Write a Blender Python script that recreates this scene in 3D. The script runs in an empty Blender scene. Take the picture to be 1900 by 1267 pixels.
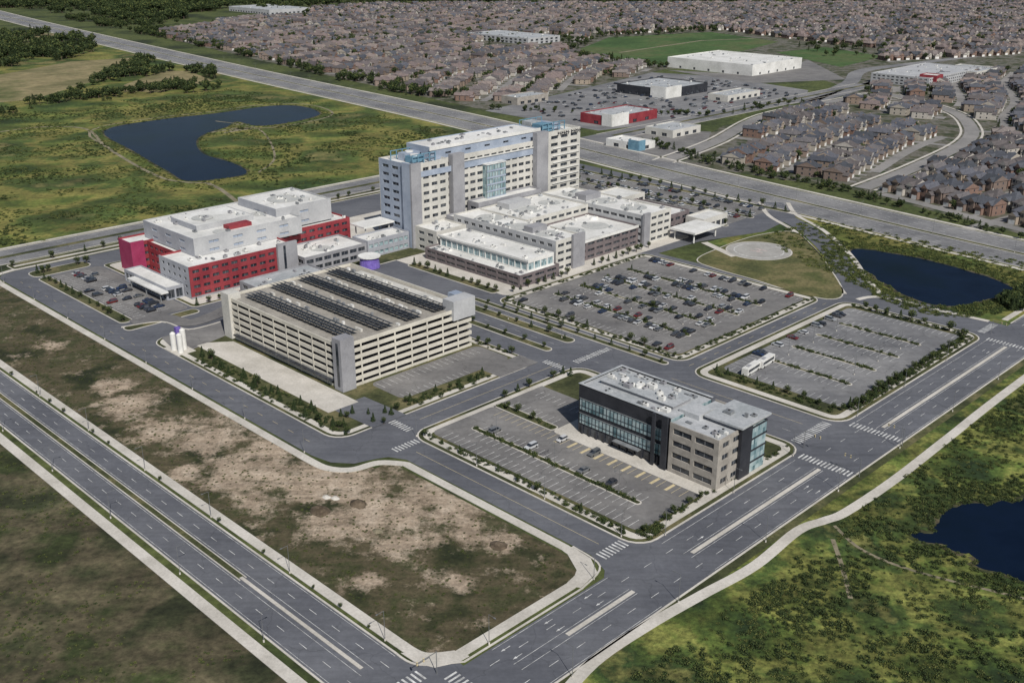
import bpy, math, random
import numpy as np
from mathutils import Vector, geometry, noise as mnoise
random.seed(7); rng=np.random.default_rng(7)
# ---------------------------------------------------------------- survey of the ground plan
# Site grid: u runs along the front road, v along the side road (metres). Irregular outlines
# were surveyed from the aerial view onto the ground plane z=0 and are real ground coordinates.
H=150.0; FL=1952.0; PT=math.radians(21.35); sp,cp=math.sin(PT),math.cos(PT); S2=math.sqrt(.5)
def uv(px,py,z=0.):
    dx=(px-950)/FL; dy=(py-633.5)/FL; t=(H-z)/(sp+dy*cp); x=dx*t; y=(cp-dy*sp)*t
    return ((x+y)*S2,(y-x)*S2)
def PX(*a): return [uv(a[i],a[i+1]) for i in range(0,len(a),2)]
def W(u,v,z=0.): return ((u-v)*S2,(u+v)*S2,z)
# ---------------------------------------------------------------- materials
def base(name,r=.9,metal=0,spec=.3):
    m=bpy.data.materials.new(name); m.use_nodes=True; nt=m.node_tree; b=nt.nodes['Principled BSDF']
    b.inputs['Roughness'].default_value=r; b.inputs['Metallic'].default_value=metal
    b.inputs['Specular IOR Level'].default_value=spec
    return m,nt,b
def noise(nt,src,s,d=6,ro=.6):
    n=nt.nodes.new('ShaderNodeTexNoise'); n.inputs['Scale'].default_value=s; n.inputs['Detail'].default_value=d
    n.inputs['Roughness'].default_value=ro; nt.links.new(src,n.inputs['Vector']); return n.outputs['Fac']
def ramp(nt,src,cols,lo=.35,hi=.65,const=False):
    r=nt.nodes.new('ShaderNodeValToRGB'); e=r.color_ramp.elements
    if const: r.color_ramp.interpolation='CONSTANT'
    n=len(cols)
    while len(e)<n: e.new(.5)
    for i,c in enumerate(cols):
        e[i].position=lo+(hi-lo)*i/(n if const else max(1,n-1)); e[i].color=(*c,1)
    nt.links.new(src,r.inputs['Fac']); return r.outputs['Color']
def mrange(nt,src,a,b,c,d):
    n=nt.nodes.new('ShaderNodeMapRange'); 
    for i,x in enumerate((a,b,c,d)): n.inputs[i+1].default_value=x
    nt.links.new(src,n.inputs[0]); return n.outputs[0]
def scl(nt,col,val):
    n=nt.nodes.new('ShaderNodeVectorMath'); n.operation='SCALE'; nt.links.new(col,n.inputs[0]); nt.links.new(val,n.inputs['Scale']); return n.outputs[0]
def mixc(nt,f,a,b):
    n=nt.nodes.new('ShaderNodeMix'); n.data_type='RGBA'; nt.links.new(f,n.inputs[0]); nt.links.new(a,n.inputs[6]); nt.links.new(b,n.inputs[7]); return n.outputs[2]
def streak(nt,src,ang,st,s):
    mp=nt.nodes.new('ShaderNodeMapping'); mp.inputs['Rotation'].default_value=(0,0,ang); mp.inputs['Scale'].default_value=(st,1,1); nt.links.new(src,mp.inputs[0]); return noise(nt,mp.outputs[0],s,5,.6)
def cracks(nt,src,s,w,k):
    dn=nt.nodes.new('ShaderNodeTexNoise'); dn.inputs['Scale'].default_value=.15; dn.inputs['Detail'].default_value=4; nt.links.new(src,dn.inputs['Vector'])
    sc_=nt.nodes.new('ShaderNodeVectorMath'); sc_.operation='MULTIPLY_ADD'; sc_.inputs[1].default_value=(9,9,0); nt.links.new(dn.outputs['Color'],sc_.inputs[0]); nt.links.new(src,sc_.inputs[2])
    v=nt.nodes.new('ShaderNodeTexVoronoi'); v.feature='DISTANCE_TO_EDGE'; v.voronoi_dimensions='2D'; v.inputs['Scale'].default_value=s; nt.links.new(sc_.outputs[0],v.inputs['Vector'])
    return mrange(nt,v.outputs['Distance'],0,w,k,1.)
def M(name,cols,s=.1,s2=2.,r=.9,amp=.25,bump=0,obj=False,metal=0,spec=.3,lo=.38,hi=.62,st=None,cr=None,big=None):
    m,nt,b=base(name,r,metal,spec)
    if obj: src=nt.nodes.new('ShaderNodeTexCoord').outputs['Object']
    else: src=nt.nodes.new('ShaderNodeNewGeometry').outputs['Position']
    c=ramp(nt,noise(nt,src,s,8),cols,lo,hi)
    n2=noise(nt,src,s2,5,.7)
    c=scl(nt,c,mrange(nt,n2,.3,.7,1-amp,1+amp))
    if st: c=scl(nt,c,mrange(nt,streak(nt,src,st[0],st[1],st[2]),.3,.7,1-st[3],1+st[3]))
    if cr: c=scl(nt,c,cracks(nt,src,*cr))
    if big: c=scl(nt,c,mrange(nt,noise(nt,src,big[0],7,.65),.35,.65,1-big[1],1+big[1]))
    nt.links.new(c,b.inputs['Base Color'])
    if bump:
        bp=nt.nodes.new('ShaderNodeBump'); bp.inputs['Strength'].default_value=.8; bp.inputs['Distance'].default_value=bump
        nt.links.new(n2,bp.inputs['Height']); nt.links.new(bp.outputs[0],b.inputs['Normal'])
    return m
def RM(name,pal,r=.8,s=1.5,amp=.2,metal=0,spec=.3):
    m,nt,b=base(name,r,metal,spec)
    oi=nt.nodes.new('ShaderNodeObjectInfo'); c=ramp(nt,oi.outputs['Random'],pal,0,1,True)
    src=nt.nodes.new('ShaderNodeTexCoord').outputs['Object']
    c=scl(nt,c,mrange(nt,noise(nt,src,s,4),.3,.7,1-amp,1+amp)); nt.links.new(c,b.inputs['Base Color']); return m
asphalt=M('asphalt_mat',[(.088,.092,.106),(.125,.129,.143)],.03,.6,.85,.12,st=(-math.pi/4,.06,.45,.14),cr=(.05,.012,.78),big=(.02,.1))
asphaltv=M('asphalt_side_mat',[(.088,.092,.106),(.125,.129,.143)],.03,.6,.85,.12,st=(math.pi/4,.06,.45,.14),cr=(.05,.012,.78),big=(.02,.1))
asphalt2=M('asphalt_lot_mat',[(.135,.131,.13),(.19,.183,.176)],.04,.5,.9,.14,st=(math.pi/4,.15,.3,.1),cr=(.06,.016,.74),big=(.05,.12))
asphalt3=M('asphalt_old_mat',[(.145,.146,.153),(.2,.198,.198)],.03,.4,.9,.14,st=(math.pi/4,.06,.3,.14),cr=(.05,.016,.75),big=(.03,.12))
streetm=M('street_mat',[(.18,.175,.17),(.25,.24,.23)],.03,.4,.9,.12)
conc=M('concrete_mat',[(.42,.395,.35),(.54,.51,.46)],.08,1.5,.9,.15)
paint=M('road_paint_mat',[(.32,.32,.315),(.66,.66,.64)],.5,3,.7,.25)
yel=M('yellow_paint_mat',[(.46,.39,.24),(.56,.47,.29)],.3,3,.7,.2)
grass=M('ground_mat',[(.022,.03,.012),(.045,.06,.018),(.075,.09,.028),(.05,.066,.02)],.012,.25,1,.5,.6)
verge=M('verge_mat',[(.03,.036,.014),(.062,.068,.027),(.135,.12,.058)],.06,.8,1,.4,.1)
meadow=M('meadow_mat',[(.026,.046,.012),(.05,.075,.017),(.09,.11,.024),(.165,.15,.042),(.062,.088,.02),(.042,.062,.016),(.15,.135,.05)],.011,.35,1,.45,.3,lo=.34,hi=.66,st=(.5,.35,.06,.35),big=(.03,.3))
lush=M('lush_mat',[(.014,.026,.008),(.035,.058,.013),(.07,.096,.02),(.15,.155,.04),(.05,.075,.017),(.024,.042,.012),(.11,.11,.034)],.03,.6,1,.6,.5,lo=.35,hi=.65,st=(.3,.4,.15,.35),big=(.045,.45))
swf=M('field_mat',[(.016,.02,.009),(.032,.036,.016),(.085,.072,.042),(.03,.04,.013),(.055,.062,.022)],.022,.5,1,.5,.3,lo=.36,hi=.64,st=(-.8,.25,.12,.4),big=(.04,.3))
tanf=M('dry_field_mat',[(.13,.12,.055),(.23,.19,.1),(.09,.1,.035)],.008,.1,1,.3)
green=M('green_field_mat',[(.035,.07,.02),(.055,.1,.03),(.085,.1,.04)],.008,.1,1,.3)
subg=M('suburb_ground_mat',[(.03,.042,.018),(.07,.072,.042),(.14,.13,.115),(.035,.05,.02)],.05,.3,1,.3)
soil=M('path_mat',[(.15,.135,.09),(.25,.215,.15)],.1,1,1,.25)
deckm=M('garage_deck_mat',[(.24,.225,.2),(.33,.31,.275)],.12,1,.9,.2)
white=M('white_roof_mat',[(.48,.48,.455),(.59,.585,.56),(.68,.675,.65)],.07,.7,.7,.12,lo=.3,hi=.65)
groof=M('grey_roof_mat',[(.29,.31,.32),(.4,.41,.42)],.1,.8,.7,.14)
discm=M('roof_disc_mat',[(.36,.37,.36),(.45,.45,.43)],.2,1,.8,.15)
cream=M('precast_mat',[(.43,.42,.385),(.53,.515,.475)],.1,1.2,.8,.1)
lgrey=M('light_panel_mat',[(.34,.345,.355),(.42,.425,.43)],.1,1.2,.7,.1)
gcream=M('garage_precast_mat',[(.47,.445,.385),(.58,.55,.475)],.1,1.2,.8,.12)
cgrey=M('core_concrete_mat',[(.22,.22,.235),(.29,.29,.305)],.1,1.5,.85,.12)
bluegrey=M('metal_panel_mat',[(.24,.285,.36),(.33,.375,.45)],.1,1,.5,.1,spec=.5)
mgrey=M('mid_grey_panel_mat',[(.27,.28,.31),(.34,.35,.38)],.1,1,.6,.1)
bluem=M('blue_steel_mat',[(.10,.2,.28),(.15,.28,.36)],.3,2,.5,.2)
red=M('red_panel_mat',[(.19,.025,.034),(.255,.042,.05)],.15,1.5,.7,.18)
magenta=M('magenta_panel_mat',[(.24,.025,.075),(.29,.04,.10)],.15,1.5,.6,.12)
stone=M('stone_mat',[(.25,.23,.205),(.35,.325,.29)],.3,3,.85,.14)
brown=M('brown_panel_mat',[(.12,.1,.105),(.17,.145,.145)],.3,2,.8,.12)
char=M('charcoal_mat',[(.022,.024,.03),(.036,.038,.046)],.2,2,.5,.15)
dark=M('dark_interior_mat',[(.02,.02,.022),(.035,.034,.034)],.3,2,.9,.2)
def glassm(nm,cols,s=.3,r=.08):
    m,nt,b=base(nm,r,0,.6); mp=nt.nodes.new('ShaderNodeVectorMath'); mp.operation='SNAP'; mp.inputs[1].default_value=(1.3,1.3,1.9)
    nt.links.new(nt.nodes.new('ShaderNodeNewGeometry').outputs['Position'],mp.inputs[0]); c=ramp(nt,noise(nt,mp.outputs[0],s,3,.8),cols,.35,.68); nt.links.new(c,b.inputs['Base Color']); return m
glass=glassm('window_glass_mat',[(.01,.013,.02),(.03,.036,.046),(.09,.1,.11)])
tglass=glassm('teal_glass_mat',[(.06,.12,.14),(.19,.28,.3),(.36,.44,.45),(.15,.23,.26)],.5)
solar=glassm('solar_cell_mat',[(.010,.012,.018),(.03,.034,.044),(.055,.06,.07)],1.,.35)
purple=M('purple_glass_mat',[(.12,.08,.3),(.2,.15,.45)],.3,2,.2,.2)
water,_,gb=base('water_mat',.2,0,.12)
src=_.nodes.new('ShaderNodeNewGeometry').outputs['Position']
c=ramp(_,noise(_,src,.015,5),[(.002,.005,.013),(.005,.011,.026),(.004,.009,.015)],.35,.65); _.links.new(c,gb.inputs['Base Color']); gb.inputs['IOR'].default_value=1.15
bp=_.nodes.new('ShaderNodeBump'); bp.inputs['Strength'].default_value=.3; bp.inputs['Distance'].default_value=.2
_.links.new(noise(_,src,.5,5),bp.inputs['Height']); _.links.new(bp.outputs[0],gb.inputs['Normal'])
steel=M('galvanised_mat',[(.2,.21,.22),(.28,.29,.3)],.5,3,.5,.1,metal=.3)
bark=M('bark_mat',[(.08,.06,.045),(.12,.09,.07)],3,8,.9,.2,obj=True)
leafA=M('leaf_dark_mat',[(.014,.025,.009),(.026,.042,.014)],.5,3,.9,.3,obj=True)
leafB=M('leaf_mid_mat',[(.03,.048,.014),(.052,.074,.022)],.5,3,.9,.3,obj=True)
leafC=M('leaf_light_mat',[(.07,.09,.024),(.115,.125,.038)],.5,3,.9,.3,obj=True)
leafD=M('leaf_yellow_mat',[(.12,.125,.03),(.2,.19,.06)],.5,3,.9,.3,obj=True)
tyre=M('tyre_mat',[(.015,.015,.015),(.02,.02,.02)],1,3,.9,.1,obj=True)
carp=RM('car_paint_mat',[(.5,.51,.52),(.02,.02,.022),(.05,.05,.055),(.28,.29,.3),(.03,.032,.04),(.12,.125,.13),(.55,.55,.55),(.02,.02,.025),(.16,.165,.17),(.02,.035,.08),(.13,.02,.02),(.07,.07,.075),(.035,.035,.04),(.4,.4,.4)],.3,1,.05,.1,.6)
roofm=RM('shingle_mat',[(.085,.078,.08),(.13,.11,.105),(.17,.135,.128),(.095,.088,.092),(.2,.165,.15),(.11,.1,.105),(.15,.12,.115),(.07,.062,.065),(.17,.148,.14),(.125,.108,.108)],.9,.7,.22)
roofg=RM('grey_shingle_mat',[(.055,.06,.074),(.09,.093,.11),(.075,.08,.094),(.115,.108,.112),(.05,.055,.065),(.095,.085,.085)],.9,.7,.25)
wallm=RM('house_wall_mat',[(.22,.17,.135),(.3,.25,.2),(.19,.125,.1),(.34,.31,.265),(.25,.195,.165),(.17,.13,.11),(.38,.355,.32)],.9,.8,.15)
# ---------------------------------------------------------------- mesh builder
COL=bpy.context.scene.collection
class MB:
    def __init__(s): s.v=[];s.f=[];s.m=[];s.mats=[]
    def mi(s,m):
        if m not in s.mats: s.mats.append(m)
        return s.mats.index(m)
    def add(s,vs,fs,mat):
        o=len(s.v); s.v+=vs; i=s.mi(mat)
        for f in fs: s.f.append(tuple(o+k for k in f)); s.m.append(i)
    def box(s,u0,u1,v0,v1,z0,z1,mat,tf=W):
        vs=[tf(u,v,z) for z in (z0,z1) for u,v in ((u0,v0),(u1,v0),(u1,v1),(u0,v1))]
        s.add(vs,[(3,2,1,0),(4,5,6,7),(0,1,5,4),(1,2,6,5),(2,3,7,6),(3,0,4,7)],mat)
    def cyl(s,u,v,z0,z1,r0,r1,mat,n=12,tf=W):
        vs=[tf(u+r*math.cos(2*math.pi*i/n),v+r*math.sin(2*math.pi*i/n),z) for z,r in ((z0,r0),(z1,r1)) for i in range(n)]
        s.add(vs,[(i,(i+1)%n,n+(i+1)%n,n+i) for i in range(n)]+[tuple(range(n,2*n)),tuple(range(n-1,-1,-1))],mat)
    def mesh(s,name):
        me=bpy.data.meshes.new(name); me.from_pydata(s.v,[],s.f); me.polygons.foreach_set('material_index',s.m)
        for m in s.mats: me.materials.append(m)
        me.update(); return me
    def obj(s,name,parent=None):
        o=bpy.data.objects.new(name,s.mesh(name)); COL.objects.link(o)
        if parent: o.parent=parent
        return o
LOC=lambda x,y,z=0.:(x,y,z)
GR={}
def g(n):
    if n not in GR: GR[n]=MB()
    return GR[n]
def area(p): return .5*sum(p[i-1][0]*p[i][1]-p[i][0]*p[i-1][1] for i in range(len(p)))
def ccw(p): return p if area(p)>0 else p[::-1]
def off(p,d):
    p=ccw(p); out=[]; n=len(p)
    for i in range(n):
        a=Vector(p[i-1]); b=Vector(p[i]); c=Vector(p[(i+1)%n]); e1=(b-a).normalized(); e2=(c-b).normalized()
        n1=Vector((-e1.y,e1.x)); n2=Vector((-e2.y,e2.x)); k=(n1+n2); 
        if k.length<1e-4: k=n1.copy()
        k.normalize(); q=b+k*d/max(.5,k.dot(n1)); out.append((q.x,q.y))
    return out
def slab(n,p,z,mat,h=0.):
    p=ccw(p); N=len(p); t=geometry.tessellate_polygon([[Vector((a,b,0)) for a,b in p]])
    vs=[W(a,b,z) for a,b in p]; fs=[]
    for a,b,c in t:
        s=(p[b][0]-p[a][0])*(p[c][1]-p[a][1])-(p[b][1]-p[a][1])*(p[c][0]-p[a][0]); fs.append((a,b,c) if s>0 else (c,b,a))
    if h:
        vs+=[W(a,b,z-h) for a,b in p]; fs+=[(i,N+i,N+(i+1)%N,(i+1)%N) for i in range(N)]
    g(n).add(vs,fs,mat)
def smooth(p,n=6):
    o=[]
    for i in range(len(p)-1):
        a=p[max(i-1,0)];b=p[i];c=p[i+1];d=p[min(i+2,len(p)-1)]
        for k in range(n):
            t=k/n; o.append(tuple(.5*((2*b[j])+(-a[j]+c[j])*t+(2*a[j]-5*b[j]+4*c[j]-d[j])*t*t+(-a[j]+3*b[j]-3*c[j]+d[j])*t**3) for j in (0,1)))
    o.append(p[-1]); return o
def smc(p,n=5):
    q=p[-2:]+p+p[:3]; s=smooth(q,n); return s[2*n:2*n+len(p)*n]
def rough_edge(p,amp,sc=.15):
    return [(a+amp*mnoise.noise(Vector((a*sc,b*sc,3))),b+amp*mnoise.noise(Vector((a*sc,b*sc,9)))) for a,b in p]
def strip(n,p,w,z,mat,h=0.,o=0.):
    L=[];R=[]
    for i in range(len(p)):
        a=Vector(p[max(i-1,0)]); c=Vector(p[min(i+1,len(p)-1)]); e=(c-a).normalized(); k=Vector((-e.y,e.x)); b=Vector(p[i])
        l=b+k*(o+w/2); r=b+k*(o-w/2); L.append((l.x,l.y)); R.append((r.x,r.y))
    N=len(p); vs=[W(*q,z) for q in L]+[W(*q,z) for q in R]; fs=[(i,N+i,N+i+1,i+1) for i in range(N-1)]
    if h:
        vs+=[W(*q,z-h) for q in L]+[W(*q,z-h) for q in R]
        fs+=[(i+1,2*N+i+1,2*N+i,i) for i in range(N-1)]+[(N+i,3*N+i,3*N+i+1,N+i+1) for i in range(N-1)]
        fs+=[(0,2*N,3*N,N),(N-1,2*N-1,4*N-1,3*N-1)]
    g(n).add(vs,fs,mat)
def rr(u0,u1,v0,v1,r=4,n=5):
    o=[]
    for cx,cy,a0 in ((u1-r,v1-r,0),(u0+r,v1-r,90),(u0+r,v0+r,180),(u1-r,v0+r,270)):
        for i in range(n+1):
            a=math.radians(a0+90*i/n); o.append((cx+r*math.cos(a),cy+r*math.sin(a)))
    return o
def inside(p,x,y):
    c=False; j=len(p)-1
    for i in range(len(p)):
        if (p[i][1]>y)!=(p[j][1]>y) and x<(p[j][0]-p[i][0])*(y-p[i][1])/(p[j][1]-p[i][1])+p[i][0]: c=not c
        j=i
    return c
def rpts(p,n,excl=(),cl=None,th=.08):
    us=[a for a,_ in p]; vs=[b for _,b in p]; o=[]; k=0
    while len(o)<n and k<n*30:
        k+=1; u=random.uniform(min(us),max(us)); v=random.uniform(min(vs),max(vs))
        if cl:
            q=mnoise.noise(Vector((u*cl,v*cl,0)))+.6*mnoise.noise(Vector((u*cl*3,v*cl*3,5)))
            if q+random.uniform(-.2,.2)<th: continue
        if inside(p,u,v) and not any(inside(e,u,v) for e in excl): o.append((u,v))
    return o
def island(p,walk=False,z=.2,mat=None):
    slab('kerb',p,z,conc,.2); 
    if walk:
        slab('grass_verge',off(p,.5),z+.012,verge); slab('sidewalk',off(p,1.9),z+.024,conc); slab('grass_verge',off(p,4.6),z+.036,verge)
    else: slab('grass_verge',off(p,.45),z+.012,mat or verge)
# ---------------------------------------------------------------- ground & fields
slab('ground',[(-3000,-3000),(9000,-3000),(9000,9000),(-3000,9000)],0,grass)
slab('field',[(-400,-300),(97,-300),(97,2200),(-400,2200)],.012,swf)
slab('meadow',[(-300,543),(585,543),(640,1150),(690,1500),(-300,1500)],.012,meadow)
slab('meadow_lush',[(60,-400),(900,-400),(900,121),(98,121)],.016,lush)
slab('meadow',[(424,141),(530,141),(545,300),(500,292),(440,300),(424,220)],.016,meadow)
pond1=smc(PX(193,243,300,222,400,211,500,197,560,198,594,212,545,226,480,234,440,226,420,236,382,248,364,263,378,286,430,302,458,318,436,328,350,336,312,318,250,282),4)
slab('path',off(pond1,-12),.03,soil); slab('meadow',off(pond1,-10),.045,meadow); slab('shore',rough_edge(off(pond1,-1.8),2),.05,swf); slab('pond_water',pond1,.056,water)
pond2=rough_edge(smc(PX(1583,463,1640,468,1750,490,1868,528,1872,545,1770,568,1700,556,1630,520,1588,484)),1.5,.3)
slab('shore',off(pond2,-2),.05,swf); slab('pond_water',pond2,.056,water)
pond3=rough_edge(smc(PX(1686,992,1730,985,1760,948,1860,930,1990,920,2060,1100,1900,1078,1830,1056,1800,1030,1740,1010),8),3.,.3)
slab('shore',off(pond3,-1.5),.05,swf); slab('pond_water',pond3,.056,water)
for q,w in ((smooth(PX(1548,975,1600,1020,1700,1060,1900,1110)),1),(smooth(PX(1545,1000,1562,1050,1578,1110)),1.2),
            (smooth(PX(0,245,80,236,160,240,200,275,300,330,390,340)),2.6),(smooth(PX(385,340,410,352,440,375)),3),(smooth(PX(400,225,480,240,510,290,480,320)),1.6)):
    strip('path',q,w,.06,soil)
slab('dry_field',PX(-60,150,130,115,240,108,270,128,150,158,60,185,-60,196),.02,tanf)
slab('dry_field',PX(230,158,300,132,350,132,395,150,300,172,230,170),.02,tanf)
slab('dry_field',PX(0,70,60,60,110,64,60,78,0,86),.02,tanf)
slab('green_field',PX(1075,92,1130,70,1320,60,1445,78,1380,95,1240,122,1170,116),.05,green)
slab('dry_field',PX(1440,98,1530,88,1640,105,1560,125),.05,green)
strip('path',PX(1150,98,1300,76,1400,72),5,.06,soil)
slab('suburb_ground',PX(270,62,480,26,700,8,1950,4,2600,60,1900,118,1600,170,1460,130,1240,128,900,205,640,148,480,112),.03,subg)
slab('suburb_ground',PX(1225,300,1340,235,1560,180,1600,150,1900,100,2400,90,2400,560,1900,436,1580,352),.035,subg)
# dirt lot with exposed-soil mask
def dirtlot():
    poly=[(121,146),(174,146),(174,225),(165,229),(158,236),(156,245),(156,495),(150,503),(121,503)]
    cen=[(240,750,10),(300,800,10),(210,715,7),(390,810,12),(460,870,14),(520,830,11),(590,890,15),(650,900,12),(700,960,13),(620,970,9),(780,930,12),(840,945,9),(750,1010,8),(850,1080,4),(560,800,8),(100,640,5),(430,760,6),(340,880,5),(930,1010,5),(690,1080,4),(880,990,5),(480,930,6)]
    cen=[(*uv(a,b),r) for a,b,r in cen]
    st=1.5; us=np.arange(119,178,st); vs=np.arange(144,506,st); idx={}; V=[];MK=[];Fs=[]
    for i,u in enumerate(us):
        for j,v in enumerate(vs):
            idx[i,j]=len(V); V.append(W(u,v,.03)); MK.append(max(0,min(1,max(1.15-math.hypot(u-a,v-b)/(r*1.35) for a,b,r in cen))))
    for i in range(len(us)-1):
        for j in range(len(vs)-1):
            if inside(poly,us[i]+st/2,vs[j]+st/2): Fs.append((idx[i,j],idx[i+1,j],idx[i+1,j+1],idx[i,j+1]))
    me=bpy.data.meshes.new('dirt_lot'); me.from_pydata(V,[],Fs); at=me.attributes.new('dirt','FLOAT','POINT'); at.data.foreach_set('value',MK)
    m,nt,b=base('dirt_lot_mat',1); src=nt.nodes.new('ShaderNodeNewGeometry').outputs['Position']
    gcol=ramp(nt,noise(nt,src,.05,8),[(.018,.023,.009),(.04,.042,.018),(.085,.07,.04),(.045,.05,.02),(.1,.083,.05)],.35,.65)
    dcol=ramp(nt,noise(nt,src,.14,7,.7),[(.2,.155,.11),(.34,.27,.2),(.43,.355,.275)],.35,.65)
    a=nt.nodes.new('ShaderNodeAttribute'); a.attribute_name='dirt'
    mm=nt.nodes.new('ShaderNodeMath'); mm.operation='ADD'; nt.links.new(a.outputs['Fac'],mm.inputs[0]); nt.links.new(mrange(nt,noise(nt,src,.11,10,.75),.25,.75,-1.0,1.0),mm.inputs[1])
    f=mrange(nt,mm.outputs[0],.22,.75,0,1); c=mixc(nt,f,gcol,dcol)
    n2=noise(nt,src,.9,6,.75); c=scl(nt,c,mrange(nt,n2,.3,.7,.6,1.4)); c=scl(nt,c,mrange(nt,streak(nt,src,math.pi/4+.2,.12,.35),.35,.65,.82,1.18)); nt.links.new(c,b.inputs['Base Color'])
    bp=nt.nodes.new('ShaderNodeBump'); bp.inputs['Distance'].default_value=.3; nt.links.new(n2,bp.inputs['Height']); nt.links.new(bp.outputs[0],b.inputs['Normal'])
    me.materials.append(m); o=bpy.data.objects.new('dirt_lot',me); COL.objects.link(o)
dirtlot()
# ---------------------------------------------------------------- roads
slab('campus_asphalt',[(160,495),(160,247),(161.5,239),(166,233.5),(173,231),(176,229.5),(178.8,224),(178.8,150),(176,143),(172,140),(424,140),(424,215),(412,228),(408,240),(408,305),(440,303),(480,290),(530,296),(545,516),(270,516),(268,502),(170,502),(163,500)],.06,asphaltv)
slab('road',[(101,-300),(118,-300),(118,1800),(101,1800)],.07,asphaltv)
slab('road',[(-300,123),(1200,123),(1200,141),(-300,141)],.075,asphalt)
slab('road',rr(94,126,116,150,7),.08,asphalt)
slab('road',[(-300,516),(1050,516),(1050,541),(-300,541)],.085,asphalt3)
hw=smooth([(500,-350),(528,100),(557,345),(606,670),(655,1143),(765,2013),(900,2900)],8)
strip('highway',hw,44,.095,asphalt3)
far=smooth([(1050,528),(1150,540)]+PX(1500,190,1575,155,1600,132,1700,118,1900,95,2200,70))
strip('road',far,16,.1,asphalt3)
entry=smooth(PX(1436,376,1452,400,1500,428,1545,470,1575,515,1600,546))
strip('road',entry,11,.104,asphalt)
slab('road',[(410,141),(426,141),(432,216),(404,222),(404,206),(410,206)],.108,asphaltv)
strip('sidewalk',entry,2.5,.2,conc,.15,8); strip('sidewalk',entry,2.5,.2,conc,.15,-8)
strip('sidewalk',smooth(PX(1600,560,1640,556,1740,580,1830,600)),2.4,.2,conc,.15,3)
for o in (-25.5,25.5): strip('sidewalk',hw,2.6,.16,conc,.1,o)
for o in (-22.3,22.3,-1.6,1.6): strip('kerb',hw,.5,.2,conc,.15,o)
strip('grass_verge',hw,2.6,.19,verge)
def us(n,v0,v1,u,w,z,mat,h=0.): strip(n,[(u,v0),(u,v1)],w,z,mat,h)
def vs_(n,u0,u1,v,w,z,mat,h=0.): strip(n,[(u0,v),(u1,v)],w,z,mat,h)
us('kerb',156,505,118.2,.5,.2,conc,.15); us('kerb',150,1700,100.8,.5,.2,conc,.15); us('kerb',-250,112,100.8,.5,.2,conc,.15); us('kerb',-250,112,118.2,.5,.2,conc,.15)
us('sidewalk',150,1700,97.0,3.,.2,conc,.15); us('kerb',545,1700,118.2,.5,.2,conc,.15); us('sidewalk',545,1700,121,2,.2,conc,.15)
strip('sidewalk',smooth([(97.,150),(96.5,146),(93,143.5),(85,143.5),(-200,143.5)]),2.4,.205,conc,.15)
strip('sidewalk',[(120.9,506),(120.9,157)]+smooth([(120.9,157),(121.8,149.5),(128,144.5)],6)[1:]+[(165,144.5)]+smooth([(165,144.5),(174,147.5),(176.6,157)],6)[1:]+[(176.8,222)]+smooth([(176.8,222),(171.5,228.5),(163,230.8),(158.3,237),(157.6,246)],6)[1:]+[(157.6,488)]+smooth([(157.6,488),(160,500),(170,504)],6)[1:]+[(262,504.5)],2.8,.2,conc,.15)
strip('kerb',smooth([(118.2,156),(119,148.5),(127,141.8)],6)+[(166,141.8)]+smooth([(166,141.8),(176.5,145),(178.5,156)],6)[1:],.5,.21,conc,.15)
slab('sidewalk_corner',[(119.2,149),(121,145),(126,142.6),(129,142.4),(129,144),(122,151),(119,154)],.19,conc,.12)
slab('sidewalk_corner',[(166,142.2),(174,143.8),(177.5,149),(178.2,156),(175.6,156),(171,148),(165,144.5)],.19,conc,.12)
strip('sidewalk',smooth([(-200,119.5),(80,119.5),(112,119)]),2.2,.2,conc,.15)
fs=smooth([(128,117.5)]+PX(1100,1230,1200,1162,1300,1105,1400,1050,1480,985,1530,966,1570,950,1660,890,1760,812,1900,703)+[(600,116),(1100,116)])
strip('sidewalk',fs,3.,.2,conc,.15)
strip('grass_verge',[(130,121.3),(500,121.3)],2.4,.03,verge)
vs_('kerb',132,1150,122.8,.5,.2,conc,.15); vs_('kerb',430,1150,141.2,.5,.2,conc,.15); vs_('sidewalk',432,1150,144.5,2.4,.2,conc,.15)
# medians
us('road_median',205,1700,109.6,1.5,.2,verge,.12); us('kerb',204,1700,108.7,.3,.22,conc,.15); us('kerb',204,1700,110.5,.3,.22,conc,.15); us('road_median',156,205,109.6,.9,.2,conc,.12)
us('road_median',-250,112,109.6,1.5,.2,conc,.12)
for a,b in ((150,174),(198,262),(302,402),(432,1100)): vs_('road_median',a,b,132.2,1.1,.2,conc,.12)
vs_('grass_verge',-250,500,528.5,3.4,.2,verge,.12); vs_('grass_verge',640,1050,528.5,3.4,.2,verge,.12)
for v in (515.8,541.2): vs_('kerb',-250,530,v,.5,.2,conc,.12); vs_('kerb',635,1050,v,.5,.2,conc,.12)
vs_('sidewalk',-250,575,544,2.4,.17,conc,.12)
# blocks
I_g=rr(171,263,249,372,7); island(I_g,False); slab('sidewalk',off(I_g,1.6),.224,conc); slab('grass_verge',off(I_g,3.8),.236,verge)
I_s=rr(190,271.5,142.5,237,7); island(I_s,True)
I_e=rr(294,408,142.5,204,7); island(I_e,True)
I_n=rr(300,403,211,311,6); island(I_n,True)
island(rr(285,290.5,254,325,2.5)); island(rr(273,277,254,330,1.9)); island(rr(294,297.5,214,320,1.6))
island(rr(170,203,388,394,2.5)); island(rr(172,178,398,482,2.5)); island(rr(172,200,484,495,4)); 
island(rr(203,265,395,482,3)); slab('plaza',rr(205,263,397,480,3),.22,conc)
island(rr(262,330,388,400,3)); 
island(rr(170,510,504.5,514,2)); vs_('sidewalk',172,508,509,2.4,.225,conc)
slab('plaza',rr(308,445,311.5,398,4),.2,conc,.15); island(rr(306,312,318,378,2),z=.22)
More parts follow.
